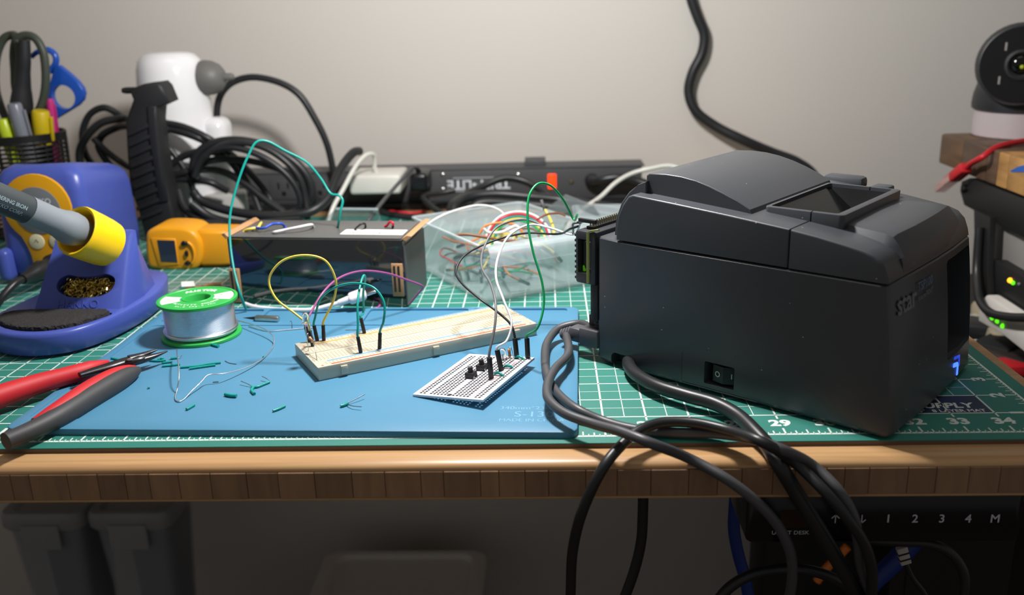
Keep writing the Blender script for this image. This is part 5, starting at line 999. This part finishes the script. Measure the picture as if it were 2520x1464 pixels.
for k in range(20):
    cn, mt = wc[(0, 1, 2, 8, 10, 3, 4, 1, 7, 2)[k % 10]]; x, y = rw.uniform(.022, CW - .022), rw.uniform(.03, CD - .03); a = rw.uniform(0, 6.28); L = rw.uniform(.03, .05); zz_ = .004 + rw.uniform(0, .020); pts = []
    for j in range(7):
        f_ = j / 6 - .5; px2 = min(CW - .013, max(.013, x + math.cos(a) * L * f_ * 2 + math.sin(a) * .016 * math.cos(f_ * 5 + k))); py2 = min(CD - .013, max(.013, y + math.sin(a) * L * f_ * 2 - math.cos(a) * .016 * math.cos(f_ * 5 + k))); pts.append(cb(px2, py2, zz_ + .014 * (1 - (2 * f_) ** 2) * rw.uniform(.6, 1)))
    t = thing('jumper_wire', f'{cn} jumper wire lying in the clear plastic bin', 'jumper wire', pts[0], 'jumper wires in the clear bin')
    bm = BM(); tube(bm, spline(pts, 5), .0009, 6); obj('insulated_wire', bm, mt, t, 60, True)
    for p0_, p1_ in ((pts[0], pts[1]),): bm = BM(); box(bm, (0, 0, .004), (.0024, .0024, .012), frame(p0_, p1_ - p0_), bev=.0003, seg=1); obj('plug', bm, 'dupont', t, 30, True)
def arc(name, l, mt, label, r=.0010): wire(name, [Y(*p) for p in l], r, mt, label, 'jumper wire', 'ribbon of jumper wires arching in the clear bin', k=6)
for k, (cn, mt) in enumerate((('white', 'white_wire'), ('red', 'red_wire'), ('teal', 'teal_wire'), ('yellow', 'yellow_wire'), ('green', 'green_wire'))):
    d = k * 5.5; arc('ribbon_wire', [(1196 + d * .6, 585 + d, .335), (1205 + d * .6, 560 + d, .337), (1232 + d * .3, 532 + d, .34), (1275, 521 + d, .345), (1315 - d * .3, 530 + d, .345), (1345 - d * .6, 555 + d, .34), (1356 - d * .6, 585 + d * .6, .335)], mt, f'{cn} strand of the ribbon arching high in the clear bin')
arc('jumper_wire', [(1042, 560, .35), (1075, 537, .355), (1130, 515, .37), (1185, 505, .38), (1225, 515, .385), (1248, 535, .385)], 'white_wire', 'long white wire arching along the left wall of the clear bin')
arc('jumper_wire', [(1180, 575, .31), (1195, 556, .312), (1240, 548, .315), (1275, 558, .315), (1290, 578, .312)], 'orange_wire', 'orange wire arch in front of the ribbon in the clear bin')
arc('jumper_wire', [(1190, 562, .305), (1200, 571, .305), (1235, 571, .306), (1258, 560, .308), (1270, 556, .308), (1276, 562, .308), (1255, 572, .306)], 'white_wire', 'zigzag white wire on top of the heap in the clear bin', .0013)
arc('jumper_wire', [(1122, 578, .295), (1150, 577, .295), (1190, 583, .295), (1240, 592, .297), (1290, 594, .3)], 'brown_wire', 'brown wire lying near the left rim of the clear bin', .0013)
arc('jumper_wire', [(1322, 540, .335), (1345, 528, .34), (1375, 525, .345), (1392, 531, .345)], 'brown_wire', 'short brown wire at the right of the clear bin')
t = thing('jumper_wire', 'yellow wire with a black plug sticking up out of the clear bin', 'jumper wire', Y(1363, 570, .33))
bm = BM(); tube(bm, spline([Y(1341, 515, .36), Y(1352, 535, .355), Y(1360, 555, .345), Y(1364, 575, .335)], 5), .0012, 8); obj('insulated_wire', bm, 'yellow_wire', t, 60, True)
bm = BM(); a, b = Y(1332, 492, .365), Y(1341, 517, .36); box(bm, (0, 0, (b - a).length / 2), (.0028, .0028, (b - a).length), frame(a, b - a), bev=.0003); obj('plug', bm, 'dupont', t, 30, True)
# other clear pieces further back
t = thing('clear_cover', 'clear plastic cover propped up behind the black box', 'cover', (-.27, .42, .0002))
q = [Z(770, 570, .0005), Z(945, 565, .0005), Y(930, 514, .455), Y(826, 513, .455)]
def slab(q, th): 
    bm = BM(); n = (q[1] - q[0]).cross(q[3] - q[0]).normalized() * th; loft(bm, [q, [p + n for p in q]]); bmesh.ops.recalc_face_normals(bm, faces=bm.faces); return bm
obj('panel', slab(q, .0015), 'clear_plastic', t, 0, True)
bm = BM(); tube(bm, [q[2], q[3]], .0011, 6); obj('edge', bm, 'clear_rim', t, 40, True)
t = thing('grey_plastic_cover', 'thin grey translucent cover leaning behind the clear bin', 'cover', (.02, .47, .0002))
M('smoke_plastic', '#9aa0a2', 0.25, alpha=0.45, var=0.02); q = [Z(1302, 545, .0005), Z(1500, 560, .0005), Y(1460, 505, .50), Y(1392, 478, .52)]
obj('panel', slab(q, .0015), 'smoke_plastic', t, 0, True)
t = thing('small_clear_tray', 'small clear tray corner showing between bin and printer', 'tray', Z(1490, 580, .0002))
bm = BM(); R = [[(x, y, z) for x, y in rrect(-.035 + i, .035 - i, -.03 + i, .03 - i, .008, 4)] for z, i in ((0, .003), (.028, 0), (.028, .0015), (.002, .0045))]; loft(bm, R); obj('shell', bm, 'clear_plastic', t, 40)
# cable hanging on the wall
bcable([(1690, -60, .755), (1702, 0, .755), (1718, 45, .755), (1733, 85, .755), (1728, 130, .755), (1704, 180, .755), (1695, 225, .755), (1710, 270, .752), (1760, 310, .748), (1830, 345, .74), (1900, 375, .742), (1960, 398, .738), (2000, 428, .735), (2016, 470, .738), (2022, 560, .74), (2020, 700, .745), (2010, 900, .75), (2000, 1200, .75), (1995, 1500, .75)], .0068, 'thick black cable snaking down the wall behind the printer', 'wall_cable')
# ================================================================ right side: shelf, camera, rack
def X(u, v, x):
    d = ray(u, v); return CC + d * ((x - CC.x) / d.x)
def xprism(name, l, x0, x1, mat, par, cham=.001, label=None, sm=40):
    lp = [(p.y, p.z) for p in (X(u, v, x0) for u, v in l)]
    if sum(lp[i][0] * lp[(i + 1) % len(lp)][1] - lp[(i + 1) % len(lp)][0] * lp[i][1] for i in range(len(lp))) < 0: lp = lp[::-1]
    # drawing plane (y, z), facing -x
    m = Matrix(((0, 0, -1, 0), (1, 0, 0, 0), (0, 1, 0, 0), (0, 0, 0, 1))); m = Matrix(((0, 0, -1, 0), (-1, 0, 0, 0), (0, 1, 0, 0), (0, 0, 0, 1)))
    lp = [(-a, b) for a, b in lp][::-1]
    bm = BM(); prism(bm, lp, -x1, -x0, m, cham); return obj(name, bm, mat, par, sm, True, label)
SXP = .435
wood('oak_dark', ('#4a382c', '#6b5240'), (30, 6, 30), 0.5); wood('oak_light', ('#8a6238', '#b58a52'), (30, 6, 30), 0.5); wood('walnut', ('#54402f', '#7b5c40'), (30, 6, 30), 0.5)
sh = thing('wood_shelf', 'thick board of mixed brown wood blocks carrying the round camera', 'shelf', (.51, .40, .05))
ys = [X(2312, 360, SXP).y, X(2367, 380, SXP).y, X(2428, 400, SXP).y, X(2453, 420, SXP).y, X(2479, 430, SXP).y, X(2545, 450, SXP).y, .10]
zt_, zb_ = Y(2312, 328, ys[0]).z, Y(2312, 401, ys[0]).z
for k, (a, b) in enumerate(zip(ys, ys[1:])):
    bm = BM(); mt = ('walnut', 'oak_dark', 'oak_dark', 'oak_light', 'oak_light', 'walnut')[k]; box(bm, (SXP + .085, (a + b) / 2, (zt_ + zb_) / 2), (.17, abs(a - b) - .0005, zt_ - zb_), bev=.0015 if k else .003); obj('wood_block', bm, mt, sh, 30, True)
M('sticker_blue', '#2a5aa8', 0.5); xprism('blue_sticker', [(2485, 421), (2505, 410), (2530, 404), (2530, 424), (2490, 423)], SXP - .0006, SXP, 'sticker_blue', sh, 0)
M('rack_black', '#1a1b1c', 0.5, bump=0.05); M('rack_grey', '#8a8784', 0.5); M('led_amber', '#ffb020', 0.3, emit=2.0); M('led_green', '#58e010', 0.3, emit=1.6); M('router_white', '#d6d2cc', 0.45)
rk = thing('equipment_rack', 'black steel rack with a grey panel under the wooden shelf', 'rack', (.50, .40, -.12))
xprism('top_rail', [(2362, 470), (2366, 446), (2385, 438), (2560, 505), (2560, 605), (2440, 545), (2400, 520), (2372, 505)], SXP, SXP + .03, 'rack_black', rk, .001)
xprism('upright', [(2396, 515), (2436, 535), (2430, 660), (2432, 728), (2402, 714), (2398, 640)], SXP - .006, SXP, 'rack_black', rk, .001)
xprism('grey_panel', [(2432, 536), (2560, 600), (2560, 730), (2438, 660)], SXP + .012, SXP + .03, 'rack_grey', rk, .001)
for u, v in ((2376, 464), (2434, 540), (2424, 613), (2424, 722)):
    bm = BM(); lathe(bm, [(.0045, 0), (.0045, .003), (.003, .004), (0, .0042)], 14, frame(X(u, v, SXP), (-1, 0, 0))); obj('bolt', bm, 'dark_steel', rk, 40, True)
bm = BM(); box(bm, (SXP + .10, .40, -.118), (.19, .44, .004)); obj('bottom_plate', bm, 'rack_black', rk, 30, True)
bm = BM(); box(bm, (SXP + .16, .40, -.034), (.03, .40, .165)); obj('back_frame', bm, 'rack_black', rk, 30, True)
t = thing('network_switch', 'black network box with amber and green lights in the rack', 'network box', (.50, .38, -.10))
xprism('case', [(2403, 636), (2450, 640), (2560, 706), (2560, 840), (2446, 750), (2404, 720)], SXP + .001, SXP + .09, 'rack_black', t, .001)
for u, v, m_, s_ in ((2486, 690, 'led_amber', .0026), (2493, 696, 'led_green', .0020), (2508, 699, 'printer_print_dim', .0016)):
    bm = BM(); sphere(bm, X(u, v, SXP), s_, u=10, v=8); obj('light', bm, m_, t, 60, True)
for k in range(5):
    bm = BM(); a, b = X(2448, 716 + k * 6, SXP - .0002), X(2560, 788 + k * 9, SXP - .0002); tube(bm, [a, b], .0007, 5); obj('vent_slot', bm, 'outlet_dark', t, 60, True)
t = thing('white_router', 'white router with a row of green lights below the rack', 'router', (.48, .36, -.115))
xprism('case', [(2408, 752), (2425, 726), (2450, 740), (2560, 815), (2560, 905), (2520, 868), (2470, 828), (2406, 790)], SXP - .012, SXP + .07, 'router_white', t, .003)
for u, v in ((2442, 782), (2455, 790), (2468, 802)):
    bm = BM(); sphere(bm, X(u, v, SXP - .012), .0024, u=10, v=8); obj('light', bm, 'led_green', t, 60, True)
wire('rack_cable', [X(2410, 560, SXP - .01), X(2404, 660, SXP - .012), X(2405, 700, SXP - .015), X(2412, 740, SXP - .018), X(2435, 768, SXP - .02), X(2480, 780, SXP - .02), X(2560, 782, SXP - .02)], .0042, 'black_cable', 'black cable curving in front of the white router', 'cable', n=10)
# side table with odds and ends
M('table_dark', '#2a2420', 0.6); t = thing('side_table', 'low dark table beside the desk crowded with small things', 'table', (.60, .40, -.745))
bm = BM(); box(bm, (.60, .42, -.132), (.52, .62, .022), bev=.002); obj('table_top', bm, 'table_dark', t, 30, True)
for lx in (.36, .84):
    for ly in (.13, .71): bm = BM(); box(bm, (lx, ly, -.444), (.03, .03, .602)); obj('leg', bm, 'table_dark', t, 30, True)
M('paper_white', '#cfcdc6', 0.7); M('beige_part', '#b3a78f', 0.6); rg = random.Random(9)
def lump(name, u, v, z, s, mat, label, cat, rot=0):
    c = Z(u, v, z); bm = BM(); box(bm, (0, 0, s[2] / 2), s, TR(c.x, c.y, z) @ rotz(rot), bev=min(s) * .3, seg=2); 
    for q in bm.verts: q.co += Vector((noise.noise(q.co * 90), noise.noise(q.co * 90 + Vector((5, 0, 0))), noise.noise(q.co * 90 + Vector((0, 9, 0))) * .4)) * min(s) * .12
    return tag(obj(name, bm, mat, None, 40), label, cat)
ztab = -.120
lump('folded_paper', 2412, 808, ztab, (.05, .035, .012), 'paper_white', 'white folded paper at the far edge of the cluttered table', 'paper', .4)
lump('beige_connector', 2425, 795, ztab, (.03, .02, .026), 'beige_part', 'beige plastic part beside the white paper', 'plastic part', .2)
lump('black_case', 2432, 838, ztab, (.06, .035, .022), 'rubber_black', 'black case lying next to the desk corner', 'case', -.5)
lump('white_box', 2425, 862, ztab, (.04, .02, .010), 'paper_white', 'small white box between the black cases', 'box', .1)
lump('black_bag', 2455, 880, ztab, (.045, .04, .020), 'cloth_black', 'crumpled black bag by the desk edge', 'bag', .7)
lump('beige_bag', 2490, 862, ztab, (.05, .03, .022), 'beige_part', 'crumpled beige wrapper under the router', 'wrapper', -.3)
lump('black_block', 2500, 900, ztab, (.05, .05, .016), 'table_dark', 'dark brown block in the clutter', 'block', .5)
lump('red_tool', 2500, 922, ztab, (.040, .03, .015), 'grip_red', 'red handled tool at the right edge of the picture', 'tool', .1)
# camera on the shelf
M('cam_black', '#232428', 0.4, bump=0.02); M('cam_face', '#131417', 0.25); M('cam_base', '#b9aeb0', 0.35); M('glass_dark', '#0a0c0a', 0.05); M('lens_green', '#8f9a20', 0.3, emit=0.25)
cy_ = .545; cxw = Y(2502, 330, cy_).x; WCM = Vector((cxw, cy_, zt_ + .0003))
wc_ = thing('security_camera', 'black round camera on a pale base standing on the wooden shelf', 'camera', WCM)
bm = BM(); lathe(bm, [(.0440, 0), (.0450, .001), (.0450, .0255), (.0440, .0265)], 40); obj('base_ring', bm, 'cam_base', wc_, 40)
bm = BM(); lathe(bm, [(.0445, .0265), (.0478, .029), (.0482, .034), (.0472, .044), (.0445, .054), (.038, .060), (.020, .062), (0, .062)], 40); obj('neck', bm, 'cam_black', wc_, 40)
hc_ = Y(2510, 158, cy_ - .038) - WCM; hd2 = (Vector((-.42, -1, .03))).normalized(); hm = frame(hc_ , hd2)
bm = BM(); lathe(bm, [(0, -.050), (.020, -.046), (.034, -.034), (.0405, -.016), (.0415, 0), (.0405, .012), (.0385, .016), (.0370, .0165), (0, .0165)], 40, hm); obj('head', bm, 'cam_black', wc_, 35)
bm = BM(); lathe(bm, [(.0375, .0160), (.0372, .0172), (.0150, .0172), (.0150, .0150)], 40, hm, cap0=False, cap1=False); fc = obj('face_plate', bm, 'cam_face', wc_, 35)
bm = BM(); lathe(bm, [(.0155, .0165), (.0150, .0195), (.0125, .0200), (.0105, .0180), (.0100, .0150)], 32, hm, cap0=False, cap1=False); ln = obj('lens_barrel', bm, 'cam_black', wc_, 35)
bm = BM(); lathe(bm, [(.0102, .0160), (.0085, .0180), (.0050, .0192), (0, .0196)], 28, hm, cap0=True); obj('lens', bm, 'glass_dark', ln, 60)
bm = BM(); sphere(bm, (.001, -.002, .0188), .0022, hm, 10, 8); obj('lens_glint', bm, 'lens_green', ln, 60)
for a in (40, 130, 220, 310):
    bm = BM(); box(bm, (.0235 * math.cos(math.radians(a)), .0235 * math.sin(math.radians(a)), .0172), (.002, .008, .0006), hm @ rotz(0) , bev=.0002, seg=1); obj('infrared_slot', bm, 'rack_grey', fc, 30)
# red network cable
M('red_cable_', '#c0202a', 0.4); M('plug_clear', '#d9a8a4', 0.15, alpha=0.55, var=0)
ex_ = SXP - .012
t = thing('network_cable', 'red network cable with its clear plug hanging off the wooden shelf', 'cable', X(2340, 450, ex_))
e0, e1_ = X(2378, 412, ex_), X(2312, 466, ex_); ed = (e1_ - e0).normalized(); em = frame(e0, ed, (0, 0, 1)); eL = (e1_ - e0).length
wire('cord', [e0, e0 - ed * .012, X(2418, 386, ex_), X(2450, 364, SXP + .004), Z(2490, 352, zt_ + .0036), Z(2560, 342, zt_ + .0036)], .0030, 'red_cable_', None, None, parent=t, n=10)
bm = BM(); box(bm, (0, 0, eL * .22), (.011, .012, eL * .46), em, bev=.0022); obj('boot', bm, 'red_cable_', t, 40, True)
bm = BM(); box(bm, (0, 0, eL * .70), (.0075, .0115, eL * .58), em, bev=.0008); obj('clear_plug', bm, 'plug_clear', t, 30, True)
bm = BM(); box(bm, (.006, 0, eL * .45), (.0015, .005, eL * .5), em); obj('latch', bm, 'red_cable_', t, 30, True)
# ================================================================ under the desk
M('keypad_black', '#0a0b10', 0.22, var=0.02); M('keypad_print', '#c4c8d2', 0.5); M('display_reflection', '#2c1c16', 0.1)
kx0, kx1, kz0, kz1 = .1045, .2580, -.0625, -.0300
kp = thing('desk_keypad', 'black height control keypad with white symbols under the desk edge', 'keypad', ((kx0 + kx1) / 2, .01, kz0))
bm = BM(); prism(bm, rrect(kx0, kx1, kz0, kz1, .004, 5), -.030, .0115, SX, .0008); obj('panel', bm, 'keypad_black', kp, 40, True)
bm = BM(); box(bm, ((kx0 + kx1) / 2, .02, -.0277), (.120, .045, .0046)); obj('mounting_bracket', bm, 'rack_black', kp, 0, True)
def ktext(s, u, v, size, bold=.0001, sx=1.0): return obj('printed_symbol', text_bm(s, size, bold=bold, mx=TR(Y(u, v, -.01175)) @ SX, sx=sx), 'keypad_print', kp, 0, True)
for s, u in (('1', 2186), ('2', 2252), ('3', 2318), ('4', 2383), ('M', 2449)): ktext(s, u, 1277, .0072)
for u, sg in ((2056, 1), (2121, -1)):
    c = Y(u, 1277, -.01175); bm = BM(); box(bm, c, (.0006, .0002, .0052)); 
    for sx_ in (-1, 1): box(bm, (0, 0, 0), (.0006, .0002, .0034), TR(c + Vector((sx_ * .0010, 0, sg * .0016))) @ Matrix.Rotation(-sx_ * sg * math.radians(45), 4, 'Y'))
    obj('arrow_symbol', bm, 'keypad_print', kp, 0, True)
ktext('UPLIFT DESK', 1945, 1311, .0034, .00003, 1.1)
a, b = Y(1922, 1256, -.01175), Y(1992, 1298, -.01175); bm = BM(); prism(bm, rrect(a.x, b.x, b.z, a.z, .001), .01152, .0117, SX); obj('display', bm, 'display_reflection', kp, 0, True)  # display window, with a brown reflection painted in as its colour
bcable([(1583, 1190, .12), (1582, 1260, .12), (1578, 1330, .12), (1562, 1400, .12), (1535, 1475, .12), (1500, 1560, .12)], .0040, 'black cable hanging straight down behind the desk front', 'hanging_cable')
M('navy_cable', '#16307a', 0.4); bcable([(1812, 1190, .10), (1808, 1250, .10), (1806, 1300, .10), (1816, 1360, .10), (1835, 1430, .10), (1850, 1520, .10)], .0044, 'dark blue cable hanging left of the keypad', 'blue_cable', 'navy_cable')
bcable([(1740, 1520, .02), (1790, 1450, .02), (1850, 1414, .02), (1930, 1399, .02), (2000, 1405, .02), (2060, 1428, .02), (2098, 1460, .02), (2110, 1530, .02)], .0034, 'black cable arching below the keypad at the lower edge of the picture', 'looped_cable')
bcable([(2085, 1345, .27), (2060, 1372, .27), (2030, 1402, .27), (2010, 1430, .27)], .0040, 'orange cable end far below the keypad', 'orange_cable', 'orange_wire')
bcable([(2250, 1330, .12), (2215, 1368, .12), (2180, 1402, .12), (2140, 1440, .12), (2100, 1500, .12)], .0070, 'thick dark blue cable slanting under the keypad', 'blue_cable', 'navy_cable')
bcable([(2060, 1310, .02), (2130, 1328, .015), (2220, 1333, .01), (2290, 1338, .01), (2340, 1362, .01), (2368, 1400, .01), (2374, 1440, .01), (2362, 1500, .01)], .0030, 'thin black cable curving down from the keypad', 'keypad_cable')
t = thing('inline_connector', 'small white cable connector hanging below the keypad', 'connector', Y(2224, 1385, .06))
a, b = Y(2218, 1346, .06), Y(2229, 1386, .06); bm = BM(); box(bm, (0, 0, (b - a).length / 2), (.007, .004, (b - a).length), frame(a, b - a), bev=.0006); obj('shell', bm, 'pale_item', t, 30, True)
for f_ in (.35, .7): bm = BM(); box(bm, (0, 0, (b - a).length * f_), (.0074, .0044, .0012), frame(a, b - a)); obj('ridge', bm, 'cardboard_dark', t, 30, True)
wire('cord', [b, Y(2245, 1420, .06), Y(2275, 1460, .06), Y(2300, 1520, .06)], .0018, 'black_cable', None, None, parent=t)
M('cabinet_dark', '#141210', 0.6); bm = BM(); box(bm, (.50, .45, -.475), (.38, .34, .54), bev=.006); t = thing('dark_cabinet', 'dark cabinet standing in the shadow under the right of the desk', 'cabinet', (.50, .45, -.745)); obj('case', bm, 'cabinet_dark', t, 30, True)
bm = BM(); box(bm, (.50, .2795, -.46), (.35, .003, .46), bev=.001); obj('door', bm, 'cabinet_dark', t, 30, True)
# storage containers on a low shelf
M('tub_clear', '#aeb4ba', 0.2, alpha=0.35, var=0.02); M('lid_clear', '#a9adb0', 0.25, alpha=0.65, var=0.02); M('content_navy', '#1a2440', 0.8, bump=0.3, bscale=60)
sf = thing('storage_shelf', 'low dark shelf in the shadow below the desk', 'shelf', (-.60, .55, -.745)); bm = BM(); box(bm, (-.63, .545, -.575), (.56, .12, .018), bev=.002); obj('shelf_board', bm, 'table_dark', sf, 30, True)
for lx in (-.89, -.37):
    for ly in (.50, .59): bm = BM(); box(bm, (lx, ly, -.6645), (.025, .025, .161)); obj('leg', bm, 'table_dark', sf, 30, True)
for cx, lab in ((-.632, 'left clear food container with locking lid under the desk'), (-.523, 'right clear food container with locking lid under the desk')):
    t = thing('food_container', lab, 'container', (cx, .545, -.5655), 'food containers under the desk')
    bm = BM(); loft(bm, [[(x, y, z) for x, y in rrect(-s_, s_, -s_, s_, .012, 4)] for z, s_ in ((0, .032), (.002, .034), (.205, .046), (.205, .0445), (.004, .0325))]); obj('tub', bm, 'tub_clear', t, 40)
    bm = BM(); loft(bm, [[(x + (.012 if z < .1 else .016), y, z) for x, y in rrect(-s_ * .62, s_ * .62, -s_, s_, .010, 4)] for z, s_ in ((.005, .031), (.185, .041))]); obj('contents', bm, 'content_navy', t, 40)
    bm = BM(); loft(bm, [[(x, y, z) for x, y in rrect(-s_, s_, -s_, s_, .014, 5)] for z, s_ in ((.203, .049), (.208, .052), (.222, .052), (.227, .050), (.227, .042), (.222, .040))]); ld = obj('lid', bm, 'lid_clear', t, 40)
    bm = BM(); box(bm, (0, -.053, .196), (.048, .004, .034), bev=.0018); obj('latch', bm, 'lid_clear', ld, 40)
t = thing('storage_bin', 'pale plastic storage bin standing low against the wall', 'storage bin', (-.215, .60, -.745)); M('bin_pale', '#cfcac2', 0.5)
bm = BM(); loft(bm, [[(x, y, z) for x, y in rrect(-s_, s_, -s_ * .6, s_ * .6, .02, 4)] for z, s_ in ((0, .095), (.215, .112), (.215, .110), (.004, .093))]); obj('tub', bm, 'bin_pale', t, 40)
bm = BM(); loft(bm, [[(x, y, z) for x, y in rrect(-s_ , s_, -s_ * .62, s_ * .62, .018, 5)] for z, s_ in ((.211, .117), (.227, .118), (.237, .116), (.240, .112), (.240, .098), (.233, .094))]); obj('lid', bm, 'bin_pale', t, 40)
